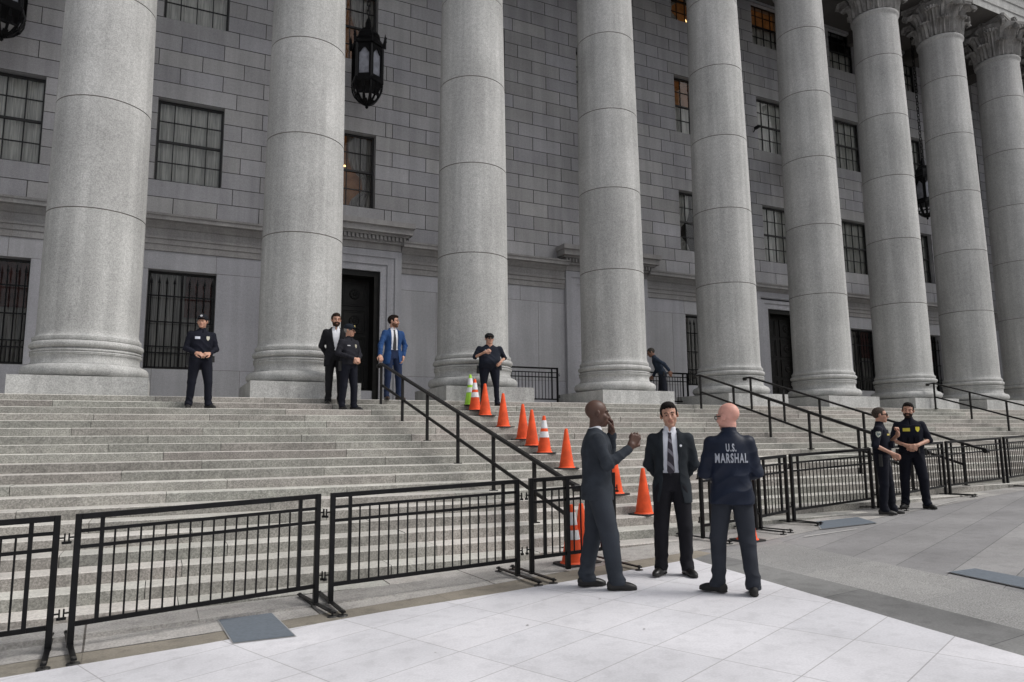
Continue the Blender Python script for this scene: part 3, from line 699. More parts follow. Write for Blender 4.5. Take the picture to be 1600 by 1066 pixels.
mat_pad = mat('foot_pad_metal', (.07,.068,.065), .45, metal=.5, noise=(30, .4))
barrier((-2.85,6.92), (-.70,7.05), 'black steel crowd railing cut off by the left edge of the photo')
barrier((-.60,7.06), (1.46,7.36), 'black steel crowd railing, second from the left, the nearest complete panel')
barrier((1.55,7.33), (3.67,7.39), 'black steel crowd railing, third from the left, ending below the handrail')
barrier((3.80,7.39), (4.98,7.42), 'short black steel railing behind the man in grey who raises his hands', extra=.50)
barrier((6.90,8.14), (8.08,8.28), 'short black steel railing half hidden by the marshal, at the right side of the gap')
barrier((8.17,8.32), (9.03,8.56), 'narrow black steel railing just to the right of the marshal')
barrier((9.14,8.58), (11.38,8.84), 'black steel crowd railing over the blue-grey cover, left of the two police officers')
barrier((11.50,8.85), (14.2,9.36), 'black steel crowd railing behind the two police officers')
barrier((14.33,9.38), (16.50,9.56), 'black steel crowd railing, first complete one right of the police officers')
barrier((16.62,9.57), (19.3,10.0), 'black steel crowd railing cut off by the right edge of the photo')
barrier((7.75,17.4), (9.9,17.4), 'black railing on the portico floor beside the third column', HP, HP)
barrier((12.38,17.4), (14.48,17.4), 'black railing on the portico floor beside the bending man', HP, HP)

# ------------------------------------------------------------------ cones
M_OR = mat('orange_vinyl', (.88,.105,.028), .55, noise=(5, .25), spec=.3); M_CB = mat('cone_base_black', (.02,.02,.02), .7)
M_WH = mat('reflective_white', (.78,.78,.80), .4, noise=(9, .15)); M_LIME = mat('lime_vinyl', (.38,.72,.05), .45, noise=(6, .12))
def cone_obj(kind):
    root = empty('traffic_cone', (0,0,0))
    H = .71
    def R(z): return .138-(.138-.026)*z/H
    cm = {'plain': M_OR, 'striped': M_OR, 'lime': M_LIME, 'thin': M_OR}[kind]
    mb = MB(); mb.lathe([(.155,.02),(.15,.03),(R(.04),.042),(R(.3),.3),(R(.5),.5),(R(.69),.69),(.024,.705),(.017,.708),(.015,.70)], n=28); mb.build('cone_body', [cm], root, True)
    base = MB(); s = .19; c = .04
    oct_ = [(-s+c,-s),(s-c,-s),(s,-s+c),(s,s-c),(s-c,s),(-s+c,s),(-s,s-c),(-s,-s+c)]
    base.add([(x,y,.0) for x,y in oct_]+[(x,y,.022) for x,y in oct_], [(i,(i+1)%8,8+(i+1)%8,8+i) for i in range(8)]+[tuple(range(8))[::-1],tuple(range(8,16))])
    base.build('cone_base', [M_CB if kind != 'thin' else M_OR], root)
    if kind in ('striped', 'lime'):
        for a, b in ((.30,.41),(.47,.62)):
            mb = MB(); mb.lathe([(R(a)+.0035,a),(R(b)+.0035,b)], n=28, cap=False); mb.build('reflective_band', [M_WH], root, True)
    return root
def ztread(y):
    k = math.floor((y-YS)/TR); k = min(k, NST-1); return ZS+(k+1)*RI
protos = {}
CG = 'traffic cones'
for x, y, kind, z, lab in [
    (6.25,15.0,'lime',None,'lime green cone with white bands, top of the row beside the stout officer'),
    (6.22,14.66,'striped',None,'orange cone with white bands beside the lime green cone'),
    (6.30,14.29,'plain',None,'plain orange cone touching the banded cone, in front of the stout officer'),
    (6.37,13.52,'plain',None,'plain orange cone standing alone just below the stout officer'),
    (6.44,12.76,'plain',None,'plain orange cone, the upper of two overlapping cones halfway down the steps'),
    (6.44,12.37,'plain',None,'plain orange cone just above the lower banded cone'),
    (6.50,11.99,'striped',None,'orange cone with white bands halfway down the steps'),
    (6.50,11.17,'plain',None,'plain orange cone above the handrail end, left of the man in grey'),
    (6.74,10.03,'plain',None,'plain orange cone partly hidden by the man in grey who raises his hands'),
    (6.76,9.28,'plain',None,'plain orange cone between the man in grey and the man in the striped tie'),
    (4.55,7.72,'striped',gz(4.6),'orange cone behind the short railing at the foot of the steps'),
    (4.72,7.78,'plain',gz(4.7),'orange cone half hidden behind the grey trouser leg and the short railing'),
    (7.36,7.74,'plain',gz(7.36),'orange cone glimpsed between the legs of the marshal')]:
    if kind not in protos: o = protos[kind] = cone_obj(kind)
    else: o = copy_tree(protos[kind])
    o.location = (x, y, (ztread(y) if z is None else z)+.002); o.rotation_euler = (random.uniform(-.006, .006), random.uniform(-.006, .006), random.uniform(-.3, .3))
    tag(o, lab, 'traffic cone', CG)

sc_ = empty('security_camera', (20.62, YW-.16, 13.80), 0, 'small dark security camera on the wall between the fifth and sixth columns', 'camera')
mb = MB(); mb.box((-.05,-.14,-.05),(.05,.06,.05)); mb.cyl((0,-.14,0),(0,-.17,0),.035,.035,12); mb.build('camera_body', [M_BLACK], sc_)
mb = MB(); mb.beam((0,.05,-.03),(0,.155,-.12),.03,.03); mb.build('bracket', [M_BLACK], sc_)

# ------------------------------------------------------------------ people: implicit bodies turned into meshes
def smin(a, b, k):
    h = np.clip(.5+.5*(b-a)/k, 0, 1); return b+(a-b)*h-k*h*(1-h)
class Field:
    def __init__(s, lo, hi, h):
        s.lo = np.array(lo, float); s.h = h; s.n = np.ceil((np.array(hi)-s.lo)/h).astype(int)+1
        s.ax = [np.float32(s.lo[i]+h*np.arange(s.n[i])) for i in range(3)]; s.F = np.full(s.n, .3, np.float32)
    def sl(s, lo, hi, pad):
        r = []
        for i in range(3):
            a = max(0, int((lo[i]-pad-s.lo[i])/s.h)); b = min(s.n[i], int((hi[i]+pad-s.lo[i])/s.h)+2); r.append(slice(a, max(a, b)))
        return tuple(r)
    def grid(s, q): return s.ax[0][q[0]][:,None,None], s.ax[1][q[1]][None,:,None], s.ax[2][q[2]][None,None,:]
    def add(s, pr, k=.01, sub=False, pad=None):
        fn, lo, hi = pr; q = s.sl(lo, hi, (k if pad is None else pad)+s.h*2)
        if any(x.stop <= x.start for x in q): return
        d = fn(*s.grid(q)); s.F[q] = -smin(-s.F[q], d, k) if sub else smin(s.F[q], d, k)
    def mesh(s):
        F = s.F; n = s.n; neg = F < 0
        c = np.zeros(tuple(n-1), np.int8)
        for i in (0,1):
            for j in (0,1):
                for k in (0,1): c += neg[i:n[0]-1+i, j:n[1]-1+j, k:n[2]-1+k]
        act = np.argwhere((c > 0) & (c < 8)); idx = np.full(tuple(n-1), -1, np.int32); idx[tuple(act.T)] = np.arange(len(act))
        V = np.zeros((len(act), 3)); W = np.zeros(len(act)); cn = [(i,j,k) for i in (0,1) for j in (0,1) for k in (0,1)]
        for a in cn:
            for ax in range(3):
                if a[ax] == 1: continue
                b = list(a); b[ax] = 1
                fa = F[act[:,0]+a[0], act[:,1]+a[1], act[:,2]+a[2]]; fb = F[act[:,0]+b[0], act[:,1]+b[1], act[:,2]+b[2]]
                m = (fa < 0) != (fb < 0); t = np.where(m, fa/np.where(m, fa-fb, 1), 0)
                p = np.array(a, float)[None,:].repeat(len(act), 0); p[:,ax] += t; V += p*m[:,None]; W += m
        V = (V/W[:,None]+act)*s.h+s.lo
        Q = []
        for ax in range(3):
            sa = [slice(None)]*3; sb = [slice(None)]*3; sa[ax] = slice(0, n[ax]-1); sb[ax] = slice(1, n[ax])
            A = neg[tuple(sa)]; B = neg[tuple(sb)]; o1, o2 = (ax+1)%3, (ax+2)%3
            e = np.argwhere(A != B); e = e[(e[:,o1] > 0) & (e[:,o2] > 0) & (e[:,o1] < n[o1]-1) & (e[:,o2] < n[o2]-1)]
            fl = A[tuple(e.T)]
            q = []
            for d1, d2 in ((0,0),(-1,0),(-1,-1),(0,-1)):
                g = e.copy(); g[:,o1] += d1; g[:,o2] += d2; q.append(idx[tuple(g.T)])
            q = np.stack(q, 1); q[~fl] = q[~fl][:, ::-1]; Q.append(q)
        Q = np.concatenate(Q); return V, Q
def smooth_mesh(V, Q, it=2):
    for _ in range(it):
        A = np.zeros_like(V); C = np.zeros(len(V))
        for a, b in ((0,1),(1,2),(2,3),(3,0)):
            for i, j in ((a,b),(b,a)):
                for ax in range(3): A[:,ax] += np.bincount(Q[:,i], V[Q[:,j],ax], len(V))
                C += np.bincount(Q[:,i], minlength=len(V))
        V = V*.45+.55*A/np.maximum(C, 1)[:,None]
    return V
def vnormals(V, Q):
    n = np.cross(V[Q[:,2]]-V[Q[:,0]], V[Q[:,3]]-V[Q[:,1]]); N = np.zeros_like(V)
    for i in range(4):
        for ax in range(3): N[:,ax] += np.bincount(Q[:,i], n[:,ax], len(V))
    return N/np.maximum(1e-9, np.linalg.norm(N, axis=1))[:,None]
def emit(name, fld, mats, parent, it=2, disp=None, slot=None):
    V, Q = fld.mesh(); V = smooth_mesh(V, Q, it)
    if disp is not None: N = vnormals(V, Q); V = V+N*disp(V)[:,None]
    me = bpy.data.meshes.new(name); me.vertices.add(len(V)); me.vertices.foreach_set('co', V.astype(np.float32).ravel())
    me.loops.add(Q.size); me.loops.foreach_set('vertex_index', Q.astype(np.int32).ravel())
    me.polygons.add(len(Q)); me.polygons.foreach_set('loop_start', np.arange(0, Q.size, 4, dtype=np.int32))
    try: me.polygons.foreach_set('loop_total', np.full(len(Q), 4, dtype=np.int32))
    except Exception: pass
    for m in mats: me.materials.append(m)
    if slot is not None: me.polygons.foreach_set('material_index', slot(V[Q].mean(1)).astype(np.int32))
    me.polygons.foreach_set('use_smooth', np.ones(len(Q), bool)); me.update(calc_edges=True); me.validate()
    o = bpy.data.objects.new(name, me); COL.objects.link(o); o.parent = parent; return o
# primitives: (function, low corner, high corner)
def cap(p, q, r1, r2=None):
    r2 = r1 if r2 is None else r2; p = np.array(p, float); q = np.array(q, float); ba = q-p; L = max(1e-9, ba@ba); R = max(r1, r2)
    def fn(X, Y, Z):
        x, y, z = X-p[0], Y-p[1], Z-p[2]; t = np.clip((x*ba[0]+y*ba[1]+z*ba[2])/L, 0, 1)
        return np.sqrt((x-t*ba[0])**2+(y-t*ba[1])**2+(z-t*ba[2])**2)-(r1+(r2-r1)*t)
    return fn, np.minimum(p, q)-R, np.maximum(p, q)+R
def ell(c, r, Rm=None):
    c = np.array(c, float); r = np.array(r, float); R = r.max()
    def fn(X, Y, Z):
        x, y, z = X-c[0], Y-c[1], Z-c[2]
        if Rm is not None: x, y, z = (Rm[0][0]*x+Rm[0][1]*y+Rm[0][2]*z, Rm[1][0]*x+Rm[1][1]*y+Rm[1][2]*z, Rm[2][0]*x+Rm[2][1]*y+Rm[2][2]*z)
        a = np.sqrt((x/r[0])**2+(y/r[1])**2+(z/r[2])**2)+1e-6; b = np.sqrt((x/r[0]**2)**2+(y/r[1]**2)**2+(z/r[2]**2)**2)+1e-6
        return a*(a-1)/b
    return fn, c-R, c+R
def loft(sec, piv=None, ang=0., p=2.3):
    """sec rows: z, cx, cy, rx, ry ; optional lean by ang about the x axis through piv (y,z)"""
    s = np.array(sorted(sec), float); ca, sa = cos(ang), sin(ang)
    zz = np.linspace(s[0,0], s[-1,0], 60); cols = [np.interp(zz, s[:,0], s[:,i]) for i in range(1,5)]
    ker = np.ones(5)/5; cols = [np.convolve(np.pad(c, 2, 'edge'), ker, 'valid') for c in cols]
    def fn(X, Y, Z):
        if ang: y0, z0 = Y-piv[0], Z-piv[1]; Yl = piv[0]+ca*y0+sa*z0; Zl = piv[1]-sa*y0+ca*z0
        else: Yl, Zl = Y, Z
        cx, cy, rx, ry = [np.interp(Zl, zz, c) for c in cols]
        q = (np.abs((X-cx)/rx)**p+np.abs((Yl-cy)/ry)**p)**(1/p)
        return np.maximum((q-1)*np.minimum(rx, ry), np.maximum(Zl-s[-1,0], s[0,0]-Zl)).astype(np.float32)
    m = .32 if not ang else .75
    return fn, (-.42, s[:,2].min()-m, s[0,0]-(.03 if not ang else .3)), (.42, s[:,2].max()+m, s[-1,0]+.05)
def rotm(yaw, pitch, tilt): return np.array((Matrix.Rotation(yaw, 3, 'Z') @ Matrix.Rotation(tilt, 3, 'Y') @ Matrix.Rotation(pitch, 3, 'X')))
SK = {'dark':(.085,.040,.026), 'tan':(.52,.285,.20), 'pink':(.66,.34,.27), 'olive':(.36,.19,.125), 'brown':(.20,.10,.065)}
def skin_mats(k):
    c = SK[k]; a = mat('skin', c, .5, noise=(14, .12), Subsurface_Weight=.06); b = mat('lips', (c[0]*.72, c[1]*.55, c[2]*.55), .45); return [a, b]
def cloth(name, c, rough=.85, na=.18, sc=4): return mat(name, c, rough, spec=.25, noise=(sc, na), bump=(220, .25, .002), Sheen_Weight=.0)
def hand_prims(W, d, n, side, curl, sc=1.0, thumb=.5, spread=.0):
    W = np.array(W, float); d = np.array(d, float); d /= np.linalg.norm(d); n = np.array(n, float); n -= d*(n@d); n /= np.linalg.norm(n); s = np.cross(d, n)*side
    out = []; L = [(.041,.025,.020),(.045,.028,.021),(.042,.026,.020),(.033,.020,.018)]
    offs = [.030,.010,-.010,-.029]; heads = [.090,.095,.090,.080]
    out.append((cap(W-d*.03, W+d*.02, .026*sc, .028*sc), .02))
    for i in range(4):
        b = W+d*.018*sc+s*offs[i]*.6*sc; h = W+d*heads[i]*sc+s*offs[i]*sc; out.append((cap(b, h, .0155*sc, .0125*sc), .012))
        a = 0.; p = h; dd = d+s*spread*(1.5-i)*.1
        for j, (l, r) in enumerate(zip(L[i], (.0098,.0088,.0078))):
            a += curl[j]*(1+.06*i); v = dd*cos(a)+n*sin(a); q = p+v*l*sc; out.append((cap(p, q, r*sc, (r-.0008)*sc), .004)); p = q
    b = W+d*.022*sc+s*.026*sc+n*.006; v = d*.62+s*.70+n*.35*thumb; v /= np.linalg.norm(v)
    p = b+v*.036*sc; out.append((cap(b, p, .0155*sc, .0125*sc), .01))
    v2 = d*.80+s*(.45-.7*thumb)+n*.75*thumb; v2 /= np.linalg.norm(v2); q = p+v2*.031*sc; out.append((cap(p, q, .0118*sc, .0105*sc), .004))
    v3 = d*.75+s*(.2-.8*thumb)+n*.9*thumb; v3 /= np.linalg.norm(v3); out.append((cap(q, q+v3*.026*sc, .0102*sc, .0085*sc), .004))
    return out
def fold_disp(seed, amp, regions):
    """regions: list of (z or point centre, sigma, amplitude, frequency, direction)"""
    rs = np.random.RandomState(seed)
    ks = [(rs.randn(3)*np.array([9,9,6])*rs.uniform(.7,1.6), rs.uniform(0,6.3), rs.uniform(.5,1)) for _ in range(10)]
    def f(V):
        d = sum(a*np.sin(V@k+p) for k, p, a in ks)*amp/3
        for c, sg, am, fr, dr in regions:
            c = np.array(c, float); dr = np.array(dr, float); w = np.exp(-(((V-c)**2).sum(1))/(2*sg*sg)); ph = rs.uniform(0,6)
            u = V@dr*fr+ph+1.1*np.sin(V@np.roll(dr,1)*fr*.4+ph); d = d+w*am*(1-2*np.abs(np.sin(u*.5)))
        return d
    return f
def person(label, loc, rz, H, sp):
    s = H/1.8; root = empty('person', loc, rz, label, 'person', sp.get('group')); root.scale = (s, s, s)
    h = sp.get('h', .0065); w = sp.get('w', 1.0); bel = sp.get('belly', 0.); lean = sp.get('lean', 0.); piv = (0., .95)
    ca, sa = cos(lean), sin(lean)
    def LN(p):          # lean a point of the upper body forward
        p = np.array(p, float)
        if not lean: return p
        y, z = p[1]-piv[0], p[2]-piv[1]; return np.array([p[0], piv[0]+ca*y-sa*z, piv[1]+sa*y+ca*z])
    out = sp['outfit']; seed = sp.get('seed', 1)
    sh = .168*w; arms = {}
    for k, sg in (('R', -1), ('L', 1)):
        e, wr, hd, pn, curl = sp[k][:5]; arms[k] = (LN((sg*sh, .008, 1.412)), LN(e), LN(wr), np.array(hd, float), np.array(pn, float), curl, sg, sp[k][5] if len(sp[k]) > 5 else .5)
    feet = sp['feet']     # (x, y, yaw) right, left
    hipz = .90
    legs = []
    for (fx, fy, fyaw), sg in zip(feet, (-1, 1)):
        hip = np.array([sg*.085*w, .0, hipz]); ank = np.array([fx, fy+.02, .085]); kn = (hip*.48+ank*.52); fw = np.array([sin(fyaw), -cos(fyaw), 0]); kn = kn+fw*.02+np.array([0,0,.02]); legs.append((hip, kn, ank, fyaw, fw))
    # --- head frame
    hy, hp, ht = sp.get('head', (0,0,0)); RH = rotm(hy, hp, ht); hc = LN((0, -.014, 1.664)); RI_ = RH.T
    hz = sp.get('hsz', 1.12)
    def HP_(p): return hc+RH@(np.array(p, float)*hz)
    def cap_h(p, q, r1, r2=None): return cap(p, q, r1*hz, None if r2 is None else r2*hz)
    def ell_h(c, r_, Rm=None): return ell(c, np.array(r_)*hz, Rm)
    def hell(c, r, tilt=None): return ell(HP_(c), np.array(r)*hz, RI_)
    neck = LN((0, .012, 1.49))
    # ---------------- body
    lo = (-.62, -.62, -.01); hi = (.62, .42, 1.86)
    xs = [a[i][0] for a in arms.values() for i in (1,2)]+[f[0] for f in feet]; ys = [a[i][1] for a in arms.values() for i in (1,2)]+[hc[1]]+[f[1] for f in feet]
    lo = (min(min(xs)-.15, -.30*w), min(min(ys)-.25, -.3-bel), -.02); hi = (max(max(xs)+.15, .30*w), max(max(ys)+.2, .25), hc[2]+.17)
    B = Field(lo, hi, h)
    B.add(loft([(.885,0,.01,.12*w,.08),(.95,0,.01,.135*w,.085),(1.08,0,.005,.118*w,.075+bel*.4),(1.28,0,.008,.135*w,.082),(1.40,0,.012,.145*w,.070),(1.46,0,.015,.09*w,.055),(1.50,0,.015,.055,.050)], piv, lean), .03)
    for hip, kn, ank, fyaw, fw in legs:
        B.add(cap(hip, kn, .062, .046), .012); B.add(cap(kn, ank, .044, .030), .02); B.add(cap(ank-np.array([0,0,.02]), ank+fw*.11-np.array([0,0,.055]), .024, .020), .01)
    for k, (S_, E_, W_, hd, pn, curl, sg, th) in arms.items():
        B.add(cap(S_, E_, .044*w, .038), .03); B.add(cap(E_, W_, .038, .026), .015)
        for pr, kk in hand_prims(W_+hd/np.linalg.norm(hd)*.012, hd, pn, sg, curl, sp.get('hs', 1.16), th): B.add(pr, kk)
    B.add(cap(neck, HP_((0,.02,-.07)), .060*sp.get('nw',1), .052*sp.get('nw',1)), .025)
    hw_ = sp.get('hw', 1.0)
    B.add(hell((0,.014,.030), (.076*hw_,.096,.088)), .02)
    B.add(hell((0,-.022,-.045), (.062*hw_,.068,.068)), .03)
    B.add(hell((0,-.066,-.098), (.026*hw_,.022,.018)), .02)
    for sg in (-1, 1):
        B.add(hell((sg*.040*hw_,-.060,-.030), (.024,.022,.024)), .015)
        B.add(cap_h(HP_((sg*.012,-.086,.020)), HP_((sg*.044,-.074,.021)), .0095, .009), .010)
        B.add(ell_h(HP_((sg*.031,-.092,.002)), (.0150,.0125,.0105), RI_), .008, sub=True)
        B.add(ell_h(HP_((sg*.030,-.076,.002)), (.0135,.0125,.0120), RI_), .003)
        B.add(ell_h(HP_((sg*.078*hw_,.008,-.008)), (.010,.021,.031), (Matrix.Rotation(0.35*sg, 3, 'Z')@Matrix(RH.tolist())).transposed()), .006)
        B.add(cap_h(HP_((sg*.010,-.101,-.036)), HP_((sg*.011,-.099,-.037)), .0085), .004)
    B.add(cap_h(HP_((0,-.088,.012)), HP_((0,-.110,-.030)), .0085, .0125), .009)
    B.add(cap_h(HP_((-.019,-.086,-.062)), HP_((.019,-.086,-.062)), .0075), .006); B.add(cap_h(HP_((-.014,-.087,-.071)), HP_((.014,-.087,-.071)), .0075), .006)
    B.add(cap_h(HP_((-.021,-.0965,-.0665)), HP_((.021,-.0965,-.0665)), .0022), .003, sub=True)
    def slot(C):
        q = (C-hc)@RH; return ((np.abs(q[:,0]) < .024) & (q[:,1] < -.078) & (q[:,2] < -.055) & (q[:,2] > -.0785)).astype(int)
    SM = skin_mats(sp['skin']); body = emit('body', B, SM, root, 1, None, slot)
    # ---------------- head pieces
    hm = sp.get('hairmat') or mat('hair', sp.get('hair_col', (.012,.009,.008)), .75, spec=.12, noise=(60, .5), bump=(150, .5, .003))
    def hfield(): return Field(hc-np.array([.15,.16,.17]), hc+np.array([.15,.16,.17]), min(h, .005))
    ht_ = sp.get('hair', 'short')
    if ht_ in ('short', 'buzz', 'cap', 'fringe'):
        F = hfield(); th = {'short':.0065,'buzz':.0035,'cap':.004,'fringe':.004}[ht_]
        F.add(hell((0,.016,.030), (.076*hw_+th,.096+th,.088+th*1.2)), .005)
        if ht_ == 'short': F.add(hell((0,-.014,.090), (.060,.076,.036)), .02)
        # face opening
        def hl_(X, Y, Z):
            x, y, z = (X-hc[0])/hz, (Y-hc[1])/hz, (Z-hc[2])/hz
            hx, hy, hzz = RI_[0][0]*x+RI_[0][1]*y+RI_[0][2]*z, RI_[1][0]*x+RI_[1][1]*y+RI_[1][2]*z, RI_[2][0]*x+RI_[2][1]*y+RI_[2][2]*z
            line = .070-.22*np.abs(hx)+.004*np.sin(hx*230)
            a = np.maximum(hzz-line, hy+.036); b = np.maximum(hzz+.012, hy-.022); c = hzz+.070+0*hx
            return (np.minimum(np.minimum(a, b), c)*hz).astype(np.float32)
        F.add((hl_, hc-.2, hc+.2), .004, sub=True)
        emit('hair', F, [hm], root, 1, (lambda V: .0022*np.sin(V@np.array([210,60,90]))*np.sin(V@np.array([40,170,120]))) if ht_ == 'short' else None)
    if sp.get('beard'):
        F = hfield(); t_ = sp['beard']; F.add(hell((0,-.022,-.050), (.062*hw_+t_,.068+t_,.068+t_)), .01); F.add(hell((0,-.066,-.098), (.028+t_,.024+t_,.020+t_)), .02)
        F.add(cap_h(HP_((-.03,-.088,-.052)), HP_((.03,-.088,-.052)), .009), .008)
        F.add(ell_h(HP_((0,-.10,.022)), (.060,.075,.062), RI_), .006, sub=True); F.add(cap_h(HP_((0,.075,-.2)), HP_((0,.075,.2)), .075), .004, sub=True)
        F.add(ell_h(HP_((0,-.11,-.0665)), (.017,.03,.0065), RI_), .003, sub=True); F.add(cap_h(HP_((0,-.15,.07)), HP_((0,.1,.07)), .078), .004, sub=True)
        emit('beard', F, [mat('beard_hair', sp['beard_col'], .8, spec=.1, noise=(90, .5)) if sp.get('beard_col') else hm], root, 1)
    mb = MB(); bm_ = mat('eyebrow', sp.get('brow_col', (.015,.011,.009)), .8)
    for sg in (-1, 1):
        mb = MB(); pts = [(sg*.013,-.0945,.021),(sg*.028,-.0915,.027),(sg*.046,-.080,.023)]
        for a, b in zip(pts[:-1], pts[1:]): mb.beam(HP_(a), HP_(b), .010, .0085)
        mb.build('eyebrow', [bm_], root)
        mb = MB(); c = HP_((sg*.0305,-.0885,.001)); dr = RH@np.array([0,-1,0.])
        mb.cyl(c, c+dr*.0015, .0068, .0060, 12); mb.build('iris', [mat('iris', (.012,.008,.006), .2)], root)
    if sp.get('cap'):
        cc, ec = sp['cap']; cm = cloth('cap_cloth', cc, .9); F = hfield()
        F.add(hell((0,.012,.052), (.088*hw_,.106,.080)), .01); F.add(cap_h(HP_((0,0,-.12)), HP_((0,0,-.12)), .150), .004, sub=True)
        F.add(ell_h(HP_((0,-.125,.043)), (.068,.070,.008), (Matrix(RH.tolist())@Matrix.Rotation(.22, 3, 'X')).transposed()), .008)
        emit('cap', F, [cm], root, 1)
        if ec:
            mb = MB(); c = HP_((0,-.089,.085)); dr = RH@np.array([0,-1,.35]); mb.cyl(c, c+dr*.007, .024, .022, 12); mb.build('cap_emblem', [mat('emblem', ec, .6)], root)
    if sp.get('glasses'):
        dark = sp['glasses'] == 'sun'; gm = mat('glasses_frame', (.012,.010,.010), .3); mb = MB()
        for sg in (-1, 1):
            c0 = np.array([sg*.032,-.103,.0])
            ring = [HP_(c0+np.array([.024*cos(a)*1.05, .006*abs(cos(a))*(1 if cos(a)*sg > 0 else 0), .018*sin(a)])) for a in np.linspace(0, 2*pi, 13)]
            for a, b in zip(ring[:-1], ring[1:]): mb.beam(a, b, .005, .005)
            mb.beam(HP_((sg*.056,-.096,.006)), HP_((sg*.083*hw_,.006,.004)), .006, .009)
        mb.beam(HP_((-.008,-.105,.003)), HP_((.008,-.105,.003)), .004, .004); gf = mb.build('glasses', [gm], root)
        if dark:
            for sg in (-1, 1):
                mb = MB(); c = HP_((sg*.032,-.1005,.0)); dr = RH@np.array([0,-1,0.])
                mb.cyl(c, c+dr*.004, .0235, .022, 16); mb.build('lens', [mat('dark_lens', (.006,.006,.007), .1)], gf)
    # ---------------- clothes
    P = sp['pal']; T = []       # targets for details
    def torso(dz, off, z0, z1=1.52, sw=1.0, flare=0.):
        rows = [(.70,.165,.125),(.80,.178,.128),(.93,.178,.125),(1.02,.160,.115),(1.10,.152,.112),(1.20,.162,.118),(1.30,.178,.122),(1.38,.184,.110),(1.42,.176,.098),(1.45,.150,.084),(1.475,.112,.072),(1.50,.078,.062),(1.515,.062,.056)]
        out_ = []
        for z, rx, ry in rows:
            if z < z0-.001: continue
            b = bel*math.exp(-((z-1.08)/.14)**2); fl = flare*max(0, (1.05-z))/.35
            out_.append((z, 0, .008-b*.55, rx*w+off+fl+b*.35, ry*sp.get('dp',1.)+off+fl*.6+b*.55))
        if out_[0][0] > z0+.001:
            f = out_[0]; out_.insert(0, (z0, 0, f[2], f[3], f[4]))
        return loft([r for r in out_ if r[0] <= z1], piv, lean, p=2.4)
    box_t = (np.minimum(lo, (-.45,-.45,0)), hi)
    # trousers
    F = Field((min(lo[0],-.35), min(f[1] for f in feet)-.25, .0), (max(hi[0],.35), .35, 1.12), h*1.15)
    F.add(loft([(.86,0,.012,.158*w,.112),(.93,0,.012,.165*w,.118+bel*.3),(1.0,0,.005-bel*.2,.155*w+bel*.2,.110+bel*.5),(1.05,0,0,.15*w+bel*.2,.108+bel*.5)], piv, 0), .02)
    tw = sp.get('tw', 1.0)
    for hip, kn, ank, fyaw, fw in legs:
        F.add(cap(hip+np.array([0,0,.0]), kn, .092*max(w,1)*tw, .073*tw), .02); F.add(cap(kn, ank+np.array([0,0,.03])-fw*.005, .073*tw, .062*tw), .02)
        F.add(cap(ank+np.array([0,0,.03]), ank+np.array([0,0,-.012])+fw*.018, .062*tw, .066*tw), .015)
    F.add((lambda X, Y, Z: (Z-.045)+0*X+0*Y, (-.6,-.6,-.01), (.6,.5,.045)), .002, sub=True)
    reg = []
    for hip, kn, ank, fyaw, fw in legs:
        sx = 1 if hip[0] > 0 else -1; reg += [(kn+np.array([.02*sx,.07,-.01]), .07, .0055, 52, (.55*sx,.2,.8)), (ank+np.array([-.03*sx,-.03,.07]), .06, .009, 60, (-.5*sx,.3,.8)), (ank+np.array([.04*sx,.03,.10]), .06, .007, 55, (.6*sx,.3,.7)), ((hip+kn)/2+np.array([0,-.05,.20]), .09, .006, 45, (.9*sx,.1,.45)), ((kn+ank)/2, .08, .004, 35, (.9,.4,.15))]
    tro = emit('trousers', F, [cloth('trouser_cloth', P['trousers'])], root, 2, fold_disp(seed, .0035, reg))
    # shoes
    for (hip, kn, ank, fyaw, fw) in legs:
        F = Field(ank+np.array([-.2,-.22,-.10]), ank+np.array([.2,.22,.10]), .006); sv = np.array([fw[1], -fw[0], 0]); g = np.array([ank[0], ank[1], 0])
        Rf = np.array([[cos(fyaw), sin(fyaw), 0],[-sin(fyaw), cos(fyaw), 0],[0,0,1]])
        hl = g-fw*.035; F.add(ell(hl+np.array([0,0,.045]), (.040,.055,.050), Rf), .02); F.add(ell(g+fw*.06+np.array([0,0,.035]), (.045,.095,.042), Rf), .03); F.add(ell(g+fw*.135+np.array([0,0,.026]), (.040,.062,.029), Rf), .03)
        F.add(cap(g+np.array([0,0,.06]), g+np.array([0,0,.11]), .038), .02); F.add(ell(hl+fw*.01+np.array([0,0,.010]), (.043,.062,.020), Rf), .006); F.add(ell(g+fw*.11+np.array([0,0,.008]), (.046,.090,.018), Rf), .006)
        F.add((lambda X, Y, Z: (Z-.0)+0*X+0*Y, ank+np.array([-.3,-.3,-.2]), np.array([ank[0]+.3,ank[1]+.3,.0])), .001, sub=True)
        emit('shoe', F, [mat('shoe_leather', P.get('shoes', (.012,.011,.011)), P.get('shoe_rough', .35), noise=(12, .3)), mat('shoe_sole', (.015,.014,.013), .8)], root, 1, None, lambda C: (C[:,2] < .020).astype(int))
    def V_open(F, zb, zt, wb, wt, yfront=-.02, r=.006):
        def fn(X, Y, Z):
            if lean: y0, z0 = Y-piv[0], Z-piv[1]; Yl = piv[0]+ca*y0+sa*z0; Zl = piv[1]-sa*y0+ca*z0
            else: Yl, Zl = Y, Z
            hwid = np.interp(Zl, zb, wb); return np.maximum(np.abs(X)-hwid, Yl-yfront+0*X).astype(np.float32)
        F.add((fn, (-.3,-.75,min(zb)-.05), (.3,.2,1.56)), r, sub=True)
    def sleeves(F, r1, r2, r3, upto=1.0, k=.02):
        for key, (S_, E_, W_, hd, pn, curl, sg, th) in arms.items():
            F.add(cap(S_, E_, r1*(.5+.5*w), r2), k)
            if upto > 0: F.add(cap(E_, E_+(W_-E_)*upto, r2, r3), k*.7)
